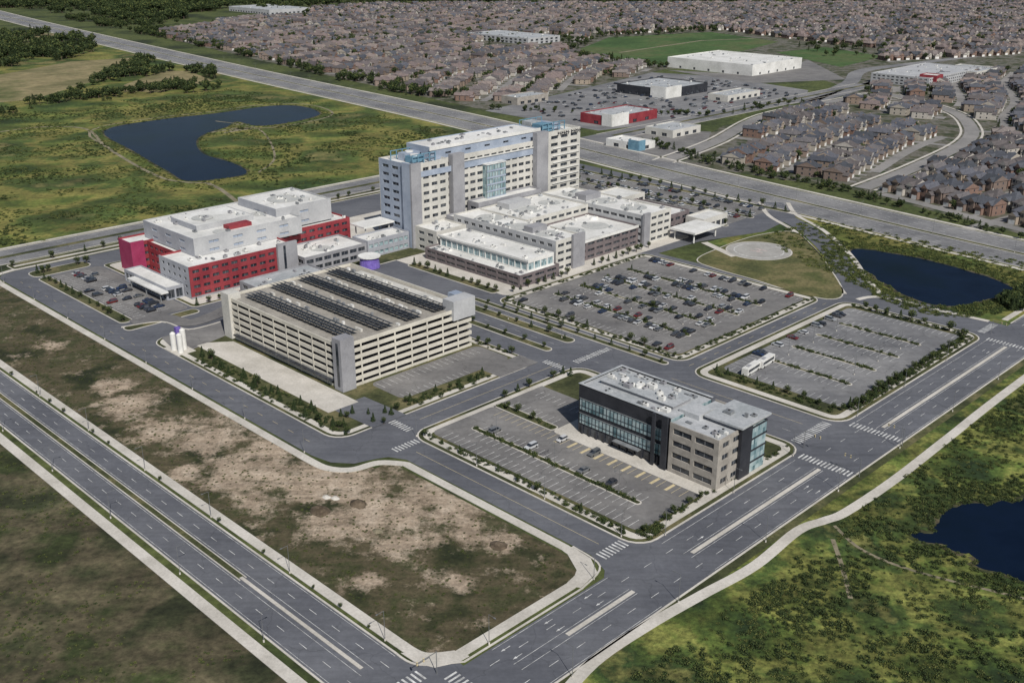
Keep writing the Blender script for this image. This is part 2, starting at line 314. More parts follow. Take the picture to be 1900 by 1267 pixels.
slab('plaza',rr(312,470,398.5,470,4),.19,conc,.12)
island(rr(474,478,310,490,1.5)); island(rr(499,503,310,490,1.5)); island(rr(524,529,302,505,2))
heli=smc(PX(1292,483,1330,462,1400,438,1470,430,1505,455,1535,490,1565,540,1545,556,1480,545,1400,520,1330,500))
slab('kerb',heli,.2,conc,.15); slab('grass_verge',off(heli,.6),.215,M('dry_grass_mat',[(.05,.058,.022),(.09,.092,.035),(.15,.13,.06),(.07,.08,.026)],.04,.6,1,.4,.1,lo=.34,hi=.66))
hu,hv=uv(1408,466)
def disc(n,u,v,r,z,mat,h=0,k=40): slab(n,[(u+r*math.cos(2*math.pi*i/k),v+r*math.sin(2*math.pi*i/k)) for i in range(k)],z,mat,h)
padm=M('helipad_mat',[(.28,.27,.25),(.35,.34,.32)],.1,1,.9,.12)
padl=M('helipad_line_mat',[(.4,.3,.28),(.5,.42,.4)],.4,2,.9,.2)
disc('helipad',hu,hv,16.5,.26,padm,.1); 
def ring(n,u,v,r0,r1,z,mat,k=48):
    P=[(math.cos(2*math.pi*i/k),math.sin(2*math.pi*i/k)) for i in range(k+1)]
    strip(n,[(u+(r0+r1)/2*a,v+(r0+r1)/2*b) for a,b in P],r1-r0,z,mat)
ring('helipad',hu,hv,12,12.5,.268,paint); ring('helipad',hu,hv,15.8,16.3,.268,conc)
for a,b,c,d in ((-2.4,-1.7,-3.5,3.5),(1.7,2.4,-3.5,3.5),(-1.7,1.7,-.4,.4)): g('helipad').box(hu+a,hu+b,hv+c,hv+d,.27,.285,padl)
strip('path',[(hu-17,hv+3),(440,300)],4,.25,conc)
# curved service drive west of the garage
strip('road',smooth(PX(245,600,300,590,350,600,400,585,430,570)),8,.285,asphalt2)
strip('kerb',smooth(PX(225,608,300,598,350,612,410,598)),.6,.4,conc,.3)
# ---------------------------------------------------------------- cars
def car_mesh(nm,kind):
    b=MB(); L={'sedan':(4.6,1.42),'suv':(4.7,1.7),'hatch':(4.1,1.45)}[kind]; l,h=L[0]/2,L[1]; w=.9; bz=.28; sh=.9 if kind!='suv' else 1.0
    st=[(-l,.45,sh-.12,.84),(-l+.12,.3,sh,w),(-l+.9,bz,sh,w),(l-1.1,bz,sh-.02,w),(l-.15,.3,sh-.22,w*.97),(l,.45,sh-.35,.8)]
    vs=[];fs=[]
    for x,z0,z1,y in st: vs+=[(x,-y,z0),(x,y,z0),(x,y,z1),(x,-y,z1)]
    for i in range(len(st)-1):
        for k in range(4): fs.append((4*i+k,4*i+(k+1)%4,4*i+4+(k+1)%4,4*i+4+k))
    fs+=[(3,2,1,0),tuple(4*(len(st)-1)+k for k in range(4))]; b.add(vs,fs,carp)
    x0,x1,x2,x3={'sedan':(-l+.75,-l+1.45,.35,1.2),'suv':(-l+.1,-l+.35,.5,1.2),'hatch':(-l+.1,-l+.5,.4,1.15)}[kind]
    y0,y1=w-.04,w-.24
    c=[(x0,-y0,sh),(x3,-y0,sh-.02),(x3,y0,sh-.02),(x0,y0,sh),(x1,-y1,h-.06),(x2,-y1,h-.06),(x2,y1,h-.06),(x1,y1,h-.06)]
    b.add(c,[(0,1,5,4),(1,2,6,5),(2,3,7,6),(3,0,4,7)],glass)
    b.box(x1-.05,x2+.05,-y1-.03,y1+.03,h-.06,h,carp,LOC)
    for x in (-l+.85,l-.9):
        for y in (-w-.01,w-.21):
            n=10; r=.33; vs=[(x+r*math.cos(2*math.pi*i/n),yy,r+r*math.sin(2*math.pi*i/n)) for yy in (y,y+.22) for i in range(n)]
            b.add(vs,[(i,(i+1)%n,n+(i+1)%n,n+i) for i in range(n)]+[tuple(range(n)),tuple(range(2*n-1,n-1,-1))],tyre)
    return b.mesh(nm)
CARS=[car_mesh('car_sedan','sedan'),car_mesh('car_suv','suv'),car_mesh('car_hatch','hatch')]
def put(name,me,u,v,z,ang,s=1.):
    o=bpy.data.objects.new(name,me); COL.objects.link(o); o.location=W(u,v,z); o.rotation_euler=(0,0,ang+math.pi/4); o.scale=(s,s,s); return o
def car(u,v,ang,z=.27,nm='parked_car'): put(nm,random.choice(CARS),u+random.uniform(-.2,.2),v+random.uniform(-.12,.12),z,ang+random.choice((0,math.pi))+random.uniform(-.02,.02))
def stallrow(u0,u1,v0,v1,z,p=0.,mat=paint,step=2.7):
    n=int(abs(v1-v0)/step)
    for i in range(n+1):
        v=v0+i*step; g('parking_markings').box(u0,u1,v-.065,v+.065,z-.01,z+.006,mat)
        pp=p*(1+1.1*mnoise.noise(Vector((u0*.2,v*.06,1))))
        if i<n and random.random()<pp: car((u0+u1)/2,v+step/2,0,z)
def ustallrow(v0,v1,u0,u1,z,p=0.,mat=paint,step=2.7):
    n=int(abs(u1-u0)/step)
    for i in range(n+1):
        u=u0+i*step; g('parking_markings').box(u-.065,u+.065,v0,v1,z-.01,z+.006,mat)
        if i<n and random.random()<p: car(u+step/2,(v0+v1)/2,math.pi/2,z)
# ---------------------------------------------------------------- vegetation meshes
def leaf_ball(b,cx,cy,cz,rx,rz,n,s,mats,wts):
    for i in range(n):
        d=rng.normal(size=3); d/=np.linalg.norm(d); k=rng.uniform(.55,1.08); p=np.array([cx,cy,cz])+d*np.array([rx,rx,rz])*k
        a=rng.normal(size=3); a/=np.linalg.norm(a); e=np.cross(a,d+a*.1+rng.normal(size=3)*.3); e/=np.linalg.norm(e)+1e-6; q=s*rng.uniform(.6,1.4)
        V=[tuple(p-a*q),tuple(p+e*q*.7),tuple(p+a*q),tuple(p-e*q*.7+d*q*.3)]
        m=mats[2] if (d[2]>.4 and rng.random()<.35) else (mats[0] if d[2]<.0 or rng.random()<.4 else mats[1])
        b.add(V,[(0,1,2,3)],m)
def tree_mesh(nm,h,r,lobes,n,s,seed):
    global rng; rng=np.random.default_rng(seed); b=MB()
    b.cyl(0,0,-.1,h*.45,.035*h,.02*h,bark,7,LOC)
    for i in range(lobes):
        a=i*2.4+rng.uniform(0,1); k=rng.uniform(.25,.6)*r if i else 0; z=h*(.48+.34*i/max(1,lobes-1)*rng.uniform(.7,1.1)); x,y=k*math.cos(a),k*math.sin(a)
        w=.012*h
        b.add([(w,0,h*.28),(-w,0,h*.28),(0,w,h*.33),(x,y,z)],[(0,1,3),(1,2,3),(2,0,3)],bark)
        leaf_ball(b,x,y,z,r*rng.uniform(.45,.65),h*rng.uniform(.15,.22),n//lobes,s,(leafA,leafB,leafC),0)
    return b.mesh(nm)
def con_mesh(nm,h,r,n,s,seed):
    global rng; rng=np.random.default_rng(seed); b=MB(); b.cyl(0,0,-.1,h*.9,.03*h,.005*h,bark,6,LOC)
    for i in range(n):
        t=rng.uniform(0,1)**1.3; z=h*(.12+.88*t); rad=r*(1-t)*rng.uniform(.4,1.05); a=rng.uniform(0,6.28); x,y=rad*math.cos(a),rad*math.sin(a)
        dx,dy=math.cos(a)*s,math.sin(a)*s
        b.add([(x-dx,y-dy,z+s*.3),(x-dy*.5,y+dx*.5,z),(x+dx,y+dy,z-s*.5),(x+dy*.5,y-dx*.5,z)],[(0,1,2,3)],leafA if rng.random()<.6 else leafB)
    return b.mesh(nm)
def bush_mesh(nm,r,h,n,s,seed,mats):
    global rng; rng=np.random.default_rng(seed); b=MB(); b.cyl(0,0,-.1,h*.5,.08*r,.03*r,bark,5,LOC)
    for i in range(4):
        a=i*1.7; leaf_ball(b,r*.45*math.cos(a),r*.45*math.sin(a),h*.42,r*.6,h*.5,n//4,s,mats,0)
    return b.mesh(nm)
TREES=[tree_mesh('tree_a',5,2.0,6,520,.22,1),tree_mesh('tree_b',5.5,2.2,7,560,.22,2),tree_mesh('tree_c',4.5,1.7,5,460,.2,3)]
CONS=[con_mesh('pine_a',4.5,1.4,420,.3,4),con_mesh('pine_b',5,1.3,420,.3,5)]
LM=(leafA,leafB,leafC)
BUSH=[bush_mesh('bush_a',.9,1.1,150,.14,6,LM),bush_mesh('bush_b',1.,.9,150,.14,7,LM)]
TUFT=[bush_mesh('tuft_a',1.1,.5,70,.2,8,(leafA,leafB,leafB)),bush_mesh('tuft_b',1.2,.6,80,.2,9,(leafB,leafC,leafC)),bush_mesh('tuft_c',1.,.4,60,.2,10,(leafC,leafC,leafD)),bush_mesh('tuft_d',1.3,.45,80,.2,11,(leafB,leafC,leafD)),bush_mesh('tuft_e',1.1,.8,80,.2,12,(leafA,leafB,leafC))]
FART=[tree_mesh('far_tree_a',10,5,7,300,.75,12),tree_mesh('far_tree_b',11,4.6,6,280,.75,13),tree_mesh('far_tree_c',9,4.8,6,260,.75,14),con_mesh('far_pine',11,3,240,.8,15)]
def srccol(nm,meshes):
    c=bpy.data.collections.new(nm)
    for m in meshes: c.objects.link(bpy.data.objects.new(m.name+'_source',m))
    return c
def scatter(name,pts,col,k,smin=.7,smax=1.3,z=0.,rot=None,sc=None):
    n=len(pts)
    if not n: return
    me=bpy.data.meshes.new(name); me.from_pydata([W(p[0],p[1],z) for p in pts],[],[])
    a=me.attributes.new('rz','FLOAT','POINT'); a.data.foreach_set('value',[random.uniform(0,6.28) for _ in pts] if rot is None else rot)
    a=me.attributes.new('sc','FLOAT','POINT'); a.data.foreach_set('value',[random.uniform(smin,smax) for _ in pts])
    a=me.attributes.new('ix','INT','POINT'); a.data.foreach_set('value',[random.randrange(k) for _ in pts])
    o=bpy.data.objects.new(name,me); COL.objects.link(o)
    ng=bpy.data.node_groups.new(name,'GeometryNodeTree'); ng.interface.new_socket('Geometry',in_out='INPUT',socket_type='NodeSocketGeometry'); ng.interface.new_socket('Geometry',in_out='OUTPUT',socket_type='NodeSocketGeometry')
    N=ng.nodes; L=ng.links; gi=N.new('NodeGroupInput'); go=N.new('NodeGroupOutput'); ci=N.new('GeometryNodeCollectionInfo'); ci.inputs[0].default_value=col; ci.inputs[1].default_value=True; ci.inputs[2].default_value=True
    ip=N.new('GeometryNodeInstanceOnPoints'); ip.inputs['Pick Instance'].default_value=True
    def at(nm,t):
        x=N.new('GeometryNodeInputNamedAttribute'); x.data_type=t; x.inputs[0].default_value=nm; return [q for q in x.outputs if q.enabled][0]
    cx=N.new('ShaderNodeCombineXYZ'); L.new(at('rz','FLOAT'),cx.inputs[2]); 
    L.new(gi.outputs[0],ip.inputs['Points']); L.new(ci.outputs[0],ip.inputs['Instance']); L.new(at('ix','INT'),ip.inputs['Instance Index']); L.new(cx.outputs[0],ip.inputs['Rotation']); L.new(at('sc','FLOAT'),ip.inputs['Scale']); L.new(ip.outputs[0],go.inputs[0])
    md=o.modifiers.new('scatter','NODES'); md.node_group=ng
    return o
cB=srccol('bush_sources',BUSH); cT=srccol('tuft_sources',TUFT); cF=srccol('far_tree_sources',FART); cD=srccol('scrub_sources',[TUFT[0],TUFT[4],BUSH[0]])
hp=[]
def hedge(u0,u1,v0,v1,d=.8,z=0):
    n=int((abs(u1-u0)+1)*(abs(v1-v0)+1)*d*.8)
    for _ in range(n): hp.append((random.uniform(u0,u1),random.uniform(v0,v1)))
def tree(u,v,s=1.,con=False): put('pine_tree' if con else 'street_tree',random.choice(CONS if con else TREES),u,v,.15,random.uniform(0,6.28),s*random.uniform(.75,1.2))
def treeline(p0,p1,step,s=1.,con=.3,jit=.6,prob=.85):
    a=Vector(p0);b=Vector(p1);n=int((b-a).length/step)
    for i in range(n+1):
        if random.random()<prob:
            q=a+(b-a)*(i/max(1,n)); tree(q.x+random.uniform(-jit,jit),q.y+random.uniform(-jit,jit),s,random.random()<con)
# ---------------------------------------------------------------- lots
LZ=.262
slab('parking_lot',rr(196,225,148,233,3),LZ-.012,asphalt2); slab('parking_lot',[(224,206),(248,206),(248,233),(224,233)],LZ-.008,asphalt2)
slab('plaza',rr(224,257,144.5,206,2),LZ,conc)
stallrow(196.3,201,152,230,LZ,.02); stallrow(203.2,207,158,224,LZ,.015); stallrow(209,213,158,224,LZ,.11); stallrow(219,223.8,152,230,LZ+.006,.07,yel); stallrow(228,232.5,210,231,LZ+.006,.04); stallrow(240,244.5,210,231,LZ+.006,.1)
for v in np.arange(156,202,5.4): g('parking_markings').box(219.2,223.6,v+.5,v+1.3,LZ-.01,LZ+.003,yel)
island(rr(206.8,209.2,157,226,1.1),z=.36); hedge(207.3,208.7,158,225)
island(rr(224,228,206,233,1.5),z=.36); hedge(225,227,207,232,.4)
slab('parking_lot',rr(306,401,149,197.5,3),LZ-.012,asphalt3)
stallrow(306.5,311,151,195,LZ,.0); stallrow(396,400.6,151,195,LZ,.02); 
for u in (326,344,362,380): 
    stallrow(u-5.6,u-1,157,190,LZ,.0); stallrow(u+1,u+5.6,157,190,LZ,.0)
    island(rr(u-1,u+1,156,191,.9),z=.36); hedge(u-.6,u+.6,157,190)
ustallrow(193,197.3,312,395,LZ,.3)
slab('parking_lot',rr(305.5,398,216.5,306,3),LZ-.012,asphalt2)
stallrow(306,310.6,219,303,LZ,.15); stallrow(393,397.6,219,303,LZ,.4)
for u in (325,342,359,376):
    stallrow(u-5.6,u-1,226,298,LZ,.42); stallrow(u+1,u+5.6,226,298,LZ,.42)
    island(rr(u-1,u+1,225,299,.9),z=.36); hedge(u-.6,u+.6,226,298); treeline((u,228),(u,296),9,.55,.2,.3)
slab('parking_lot',rr(178.5,202,396,482,3),.1,asphalt2); stallrow(179,183.6,400,480,.12,.12); stallrow(185.8,190.4,402,478,.12,.5); stallrow(191,195.6,402,478,.12,.25)
slab('parking_lot',rr(206,258.5,259,277.5,3),LZ,asphalt2); ustallrow(271,276,208,256,LZ+.012,.0); ustallrow(259.3,263,208,240,LZ+.012,.02); slab('road',[(243,249),(262.8,249),(262.8,259),(243,259)],LZ-.008,asphalt2)
slab('parking_lot',[(479,312),(498,312),(498,490),(479,490)],.1,asphalt2); slab('parking_lot',[(503.5,312),(523,312),(523,490),(503.5,490)],.1,asphalt2)
for a,b in ((479,484),(493,498),(504,509),(518,523)): stallrow(a,b,313,488,.12,.6)
slab('road',[(185,248.6),(199,248.6),(198,270),(184,270)],.262,asphalt)
slab('loading_apron',[(181.5,268),(194,268),(194,348),(186,354),(181.5,354)],.275,conc,.1)
slab('plaza',[(172,350),(196,356),(215,358),(215,372),(176,372)],.27,asphalt2)
treeline((232,235.4),(268,235.4),6,.7)
hedge(192.5,194.8,150,232,.35); hedge(197,268,146.2,147.5,.3); hedge(300,304.5,150,198,.3); hedge(306,402,144.5,148.3,.8); hedge(402.5,404.5,150,198,.6); hedge(302,304.8,214,308,.35); hedge(306,400,213.5,215.8,.35); hedge(306,400,306.6,308.5,.35)
hedge(173,180,255,345,.25); hedge(204,241,251,257,.25); hedge(259,261.5,262,365,.35); hedge(195,203,143.5,149,.8)
treeline((303,150),(303,198),6,.6); treeline((304,147),(400,147),4,.7); treeline((306,145.5),(350,145.5),4,.7); treeline((403,150),(403,197),5,.8,.1); treeline((193,150),(193,232),8,.5); treeline((303.5,216),(303.5,306),7,.7)
treeline((177,255),(177,342),5,.8,.9,2.2); treeline((175,262),(175,345),8,.7,.9,1.5); treeline((204,254),(240,254),4,.6,.6,2); treeline((261,262),(261,365),6,.75,.2); treeline((288,258),(288,322),9,.6); treeline((275,258),(275,328),9,.6); treeline((295.7,216),(295.7,318),8,.6)
treeline((197,147),(222,147),4,.6,.2); treeline((258,150),(258,200),4,.8,.2); treeline((262,150),(262,232),7,.8,.3); treeline((226,208),(226,232),4,.8,.2); treeline((309,320),(309,376),5,.8,.2); treeline((172,509.5),(508,509.5),9,.8,.2,1)
treeline((188,252),(190,246),2,.6); treeline((176,250),(182,262),2.5,.6,.4,2); treeline((183,262),(200,252),3,.6,.6,2); treeline((205,396.5),(260,396.5),6,.8); treeline((174.5,400),(174.5,480),6,.7); treeline((174,489),(198,489),4,.9,.3,2)
treeline((314,313),(350,313),5,.7); treeline((370,314),(412,314),5,.7); treeline((476,312),(476,488),8,.7); treeline((501,312),(501,488),8,.8); treeline((527,305),(527,500),8,.9)
for v in np.arange(155,480,11): 
    if random.random()<.6: tree(119.4,v,.3)
# ---------------------------------------------------------------- markings
def dashes_v(u,v0,v1,on=3,gap=6,w=.14,z=.13,mat=paint):
    v=v0
    while v<v1: g('lane_markings').box(u-w/2,u+w/2,v,min(v+on,v1),z-.01,z,mat); v+=on+gap
def dashes_u(v,u0,u1,on=3,gap=6,w=.14,z=.13,mat=paint):
    u=u0
    while u<u1: g('lane_markings').box(u,min(u+on,u1),v-w/2,v+w/2,z-.01,z,mat); u+=on+gap
for u in (105,114): dashes_v(u,152,1500); dashes_v(u,-200,110)
for u in (101.7,108.0,111.3,117.4): dashes_v(u,154,1500,1346,1,.11)
for v in (127.5,136.8): dashes_u(v,130,404); dashes_u(v,430,1100)
for v in (123.6,131,133.5,140.4):
    for a,b in ((134,174),(196,262),(300,404),(432,1100)): dashes_u(v,a,b,b-a,1,.11)
for v in (520,524,533,537): dashes_u(v,-200,530,3,6,.15); dashes_u(v,640,1040,3,6,.15)
for o in (-15,-11.3,-7.5,7.5,11.3,15):
    for i in range(len(hw)-1):
        a=Vector(hw[i]);b=Vector(hw[i+1]);L=(b-a).length;e=(b-a)/L;k=Vector((-e.y,e.x)); t=0
        while t<L-3:
            p=a+e*t+k*o;q=p+e*3.5; strip('lane_markings',[(p.x,p.y),(q.x,q.y)],.2,.13,paint); t+=9.5
for o in (-19.5,-3.5,3.5,19.5): strip('lane_markings',hw,.2,.128,paint,0,o)
dashes_v(184.2,152,226,74,1,.12,.1,yel); dashes_v(165,255,485,3,6,.12,.1,yel); dashes_u(243,200,268,66,1,.12,.1,yel); dashes_u(207.5,300,402,3,5,.12,.1,yel); dashes_v(278.5,152,235,3,6,.12,.1); dashes_v(286,152,205,60,1,.12,.1,yel); dashes_v(281,258,330,3,6,.12,.1); dashes_v(292.2,258,330,3,6,.12,.1)
def cw(u0,u1,v0,v1,along):
    if along=='u':
        u=u0
        while u<u1: g('crosswalk').box(u,u+.5,v0,v1,.1,.135,paint); u+=1.25
    else:
        v=v0
        while v<v1: g('crosswalk').box(u0,u1,v,v+.5,.1,.135,paint); v+=1.25
cw(180,189,146,149.5,'u'); cw(273,292,145,148.5,'u'); cw(264,267.5,124,140.5,'v'); cw(295.5,299,124,140.5,'v'); cw(273,293,238,241,'u'); cw(191,194,239,248,'v'); cw(180,189,230,233,'u'); cw(264,267,239,248,'v')
cw(102,117.5,143.5,147,'u'); cw(120,123.5,124,140.5,'v'); cw(411,424,144,147,'u'); cw(404,407,124,140.5,'v'); cw(95,98.5,124,140.5,'v')
def arrow(u,v,d):
    g('lane_markings').box(min(u,u+1.8*d),max(u,u+1.8*d),v-.08,v+.08,.12,.135,paint)
    g('lane_markings').add([W(u+1.8*d,v-.35,.136),W(u+1.8*d,v+.35,.136),W(u+2.9*d,v,.136)],[(0,1,2)],paint)
for u in (138,152,166): arrow(u,134.8,-1); arrow(u,138.6,-1)
for u in (248,): arrow(u,125.5,1); arrow(u,129.2,1)
for u in (204,390): arrow(u,134.8,1)
# ---------------------------------------------------------------- buildings
class Bd:
    def __init__(s,name): s.name=name; s.p={}
    def box(s,part,*a):
        s.p.setdefault(part,MB()).box(*a)
    def cyl(s,part,*a): s.p.setdefault(part,MB()).cyl(*a)
    def done(s):
        e=bpy.data.objects.new(s.name,None); COL.objects.link(e)
        for k,m in s.p.items(): m.obj(k,e)
def clad(b,u0,u1,v0,v1,z0,z1,nf,wall,gl=glass,sill=.9,head=2.8,win=3.,pier=1.5,t=.35,roof=None,par=.9,sides={},skip=()):
    roof=roof or white; fh=(z1-par-z0)/nf; zr=z1-par-.05
    b.box('windows',u0+t,u1-t,v0+t,v1-t,z0,zr,gl); b.box('roof',u0+t,u1-t,v0+t,v1-t,zr,zr+.15,roof)
    for sd in ('SE','NW','SW','NE'):
        if sd in skip: continue
        c=dict(sill=sill,head=head,win=win,pier=pier,wall=wall); c.update(sides.get(sd,{}))
        a0,a1=(u0,u1) if sd in('SE','NW') else (v0+t,v1-t)
        def sb(x0,x1,y0,y1,m=c['wall']):
            if x1-x0<.01 or y1-y0<.01: return
            if sd=='SE': b.box('walls',x0,x1,v0,v0+t,y0,y1,m)
            elif sd=='NW': b.box('walls',x0,x1,v1-t,v1,y0,y1,m)
            elif sd=='SW': b.box('walls',u0,u0+t,x0,x1,y0,y1,m)
            else: b.box('walls',u1-t,u1,x0,x1,y0,y1,m)
        L=a1-a0
        if c['win']<=0: sb(a0,a1,z0,z1); continue
        n=max(1,int((L-c['pier'])/(c['win']+c['pier']))); pw=(L-n*c['win'])/(n+1)
        prev=z0
        for f in range(nf):
            zb=z0+f*fh; s0,h0=zb+c['sill'],zb+min(c['head'],fh-.3)
            sb(a0,a1,prev,s0); prev=h0; x=a0
            for k in range(n+1):
                sb(x,x+pw,s0,h0); x+=pw
                if k<n and c['win']>2.5:
                    m_=x+c['win']/2
                    if sd=='SE': b.box('mullion',m_-.06,m_+.06,v0+t-.12,v0+t-.003,s0,h0,steel)
                    elif sd=='SW': b.box('mullion',u0+t-.12,u0+t-.003,m_-.06,m_+.06,s0,h0,steel)
                x+=c['win']
        sb(a0,a1,prev,z1)
def clutter(b,u0,u1,v0,v1,z,n,mats=None):
    mats=mats or [cgrey,steel,white,groof,white]
    for _ in range(n):
        u=random.uniform(u0,u1);v=random.uniform(v0,v1);a=random.uniform(.5,2.2);c=random.uniform(.5,2.6);h=random.uniform(.4,1.3); m=random.choice(mats)
        b.box('rooftop_unit',u-a/2,u+a/2,v-c/2,v+c/2,z+.1,z+.1+h,m); b.box('rooftop_unit',u-a/2+.1,u+a/2-.1,v-c/2+.1,v+c/2-.1,z,z+.1,dark)
        if a>1: b.cyl('rooftop_fan',u,v,z+.1+h,z+.3+h,.35,.35,dark,8)
def pipe(b,u0,u1,v0,v1,z): b.box('roof_duct',u0,u1,v0,v1,z,z+.35,steel)
# --- medical office building
b=Bd('medical_office_building'); z0=.25
clad(b,230,251,164,200,z0,17,4,char,tglass,sill=.9,head=3.2,win=2.4,pier=.4,roof=groof,par=.7,sides={'SW':dict(win=0),'NE':dict(win=2.4,pier=1.2)},skip=('SE',))
for a,c2 in ((8.5,12.3),(3.7,7.2)):
    b.box('glazing',229.8,230,166.5,199.3,a,c2,tglass); 
    for v in np.arange(166.5,199.4,1.45): b.box('mullion',229.66,229.8,v-.05,v+.05,a,c2,char)
    b.box('mullion',229.6,229.8,166.4,199.4,c2,c2+.15,steel); b.box('mullion',229.66,229.8,166.5,199.3,(a+c2)/2-.6,(a+c2)/2-.52,char)
b.box('glazing',229.85,230,168,198,.5,3,glass)
for v in np.arange(168,198.1,3): b.box('pier',229.4,229.85,v-.25,v+.25,.25,3.2,char)
b.box('canopy',227.6,229.4,174,184,3.2,3.45,steel)
b.box('parapet_cap',229.8,230.9,164,200.2,17,17.12,groof); b.box('parapet_cap',230.9,251.2,199.2,200.2,17,17.12,groof); b.box('parapet_cap',250.3,251.2,164,199.2,17,17.12,groof)
clad(b,229,252,146.5,164,z0,16.2,4,stone,glass,sill=1.1,head=2.9,win=6.5,pier=1.1,roof=groof,par=.6,sides={'SE':dict(win=3.2,pier=1.2)},skip=('NW',))
b.box('tower_panel',228.4,229,164.2,166.2,.25,17.5,char); b.box('tower_panel',228.4,229,168.8,169.8,.25,17.3,char)
b.box('tower_panel',239,244.5,145.4,146.5,.25,17.3,char); b.box('glazing',244.7,252.3,145.6,146.5,.4,15,tglass); b.box('glazing',252,252.3,146.5,156,.4,15,tglass)
for z in np.arange(3.6,15,3.8): b.box('mullion',244.7,252.5,145.4,145.6,z,z+.5,char); b.box('mullion',252.3,252.5,145.6,156,z,z+.5,char)
b.box('roof_slab',238,253.2,144.8,158,16.9,17.5,groof); b.box('roof_plant',239,252,146.5,156.5,15.8,16.9,cgrey)
b.box('roof_plant',236,245,168,196,16.4,17.4,cgrey); b.box('roof_slab',235.6,245.4,167.6,196.4,17.4,17.6,groof)
b.box('roof_plant',236.5,243.5,158.8,166,15.7,17.3,groof)
clutter(b,237,244,169,195,17.6,18); clutter(b,231.5,234,167,198,16.3,9); clutter(b,247,249.5,167,198,16.3,12); clutter(b,231,237,148,162,15.7,6); clutter(b,240,251,147,156,17.5,3)
for v in (176,184,190): b.cyl('rooftop_fan',240,v,17.6,18.5,1.2,1.1,white,14)
for v in (172,188): pipe(b,246,246.4,v,v+8,16.4)
b.done()
# --- parking garage
b=Bd('parking_garage'); u0,u1,v0,v1=196,257,279,355; nf=6; Ht=16.; fh=Ht/nf
b.box('shade_core',u0+5,u1-5,v0+5,v1-5,.25,Ht-.4,dark)  # solid dark box stands in for the shade deep inside the open decks
for k in range(nf+1):
    z=max(.26,k*fh); b.box('deck',u0+.45,u1-.45,v0+.45,v1-.45,z-.0 if k==0 else z-.3,z+.02,deckm if k==nf else cgrey)
    zz=(z,z+1.1) if k else (.25,1.2); zl=zz[0]-.3 if k else .25
    b.box('spandrel',u0,u1,v0,v0+.4,zl,zz[1],gcream); b.box('spandrel',u0,u1,v1-.4,v1,zl,zz[1],gcream)
    b.box('spandrel',u0,u0+.4,v0+.4,v1-.4,zl,zz[1],gcream); b.box('spandrel',u1-.4,u1,v0+.4,v1-.4,zl,zz[1],gcream)
for u in np.arange(u0+8,u1-3,7.6): b.box('column',u,u+.6,v0-.12,v0,.2,Ht,gcream); b.box('column',u,u+.6,v1,v1+.12,.2,Ht,gcream)
for v in np.arange(v0+9,v1-3,8.2): b.box('column',u0-.12,u0,v,v+.6,.2,Ht,gcream); b.box('column',u1,u1+.12,v,v+.6,.2,Ht,gcream)
b.box('stair_tower',u0-1.2,u0+4.6,v0-1.2,v0+3.6,.2,19.6,cgrey); b.box('stair_tower',u0-1,u0+4.4,v1-4.5,v1+1,.2,18.6,cream); b.box('stair_tower',u1-10,u1+1,v0+.5-1.6,v0+5,13,20.6,lgrey); b.box('stair_tower',u1-3,u1+1.2,v0+5,v0+10,.2,20.2,bluegrey)
b.box('stair_glazing',u0-1.35,u0-1.2,v0+.2,v0+1.4,2,18,glass)
for k,u in enumerate((201,214.5,228,241.5)):
    v=v0+3+(3.5 if k==0 else 0)
    while v<v1-5-(2 if k==0 else 0):
        for j in range(4):
            a=u+j*1.85; zt=Ht+1.7
            b.p.setdefault('solar_canopy',MB()).add([W(a,v,zt+.5),W(a+1.7,v,zt),W(a+1.7,v+3.3,zt),W(a,v+3.3,zt+.5),W(a,v,zt+.42),W(a+1.7,v,zt-.08),W(a+1.7,v+3.3,zt-.08),W(a,v+3.3,zt+.42)],[(0,1,2,3),(7,6,5,4),(0,4,5,1),(1,5,6,2),(2,6,7,3),(3,7,4,0)],solar)
        b.box('canopy_frame',u,u+7.3,v+1.5,v+1.7,Ht+1.4,Ht+1.6,steel)
        v+=3.5
    for v in np.arange(v0+6,v1-5,8.8): b.box('canopy_post',u+3.4,u+3.8,v,v+.4,Ht+.02,Ht+1.4,steel)
for q in range(70):
    u=random.choice((211.,224.5,238,252)); v=random.uniform(v0+3,v1-5); b.box('rooftop_unit',u-.4,u+.5,v,v+random.uniform(.6,2.5),Ht+.02,Ht+random.uniform(.5,1.3),random.choice((white,cream,steel)))
b.box('rooftop_unit',250,255,290,345,Ht+.02,Ht+.3,cream)
b.box('loading_roof',194.15,195.85,284,348,2.6,3.0,solar)
b.done()
# --- red pavilion (west building)
b=Bd('hospital_west_pavilion')
R=dict(gl=glass,sill=1.1,head=2.5,win=3.2,pier=1.3)
clad(b,208,262,405,432,.2,14.7,4,red,**R,sides={'SW':dict(wall=mgrey,win=2.2,pier=2.2)})
b.box('base_band',207.9,262.1,404.85,405,.2,1.1,cgrey)
clad(b,216,262,432,458,.2,14.4,4,red,**R)
clad(b,208,250,458,471,.2,14.7,4,red,**R,sides={'SW':dict(wall=magenta,win=0)})
b.box('end_panel',207.5,214,457.4,458,.2,15.2,magenta); b.box('stair_tower',252,262.5,403.6,404.85,.2,16.2,cgrey)
b.box('stair_glazing',255,256.2,403.45,403.6,2,15,glass)
clad(b,219,276,419,466,14,22.3,2,lgrey,bluegrey,sill=1.2,head=2.4,win=5,pier=6,par=.9,sides={'SW':dict(wall=mgrey)})
clad(b,262,308,424,470,.2,15,4,red,**R)
clad(b,268,300,428,462,15,25.5,2,lgrey,bluegrey,sill=1.5,head=2.6,win=5,pier=8,sides={'SW':dict(wall=mgrey)})
clad(b,228,258,432,456,21.4,24,1,lgrey,bluegrey,sill=.2,head=.5,win=0,par=.3,sides={'SW':dict(wall=mgrey)})
b.box('roof_recess_wall',240,252,424,429,21.5,23.2,red)
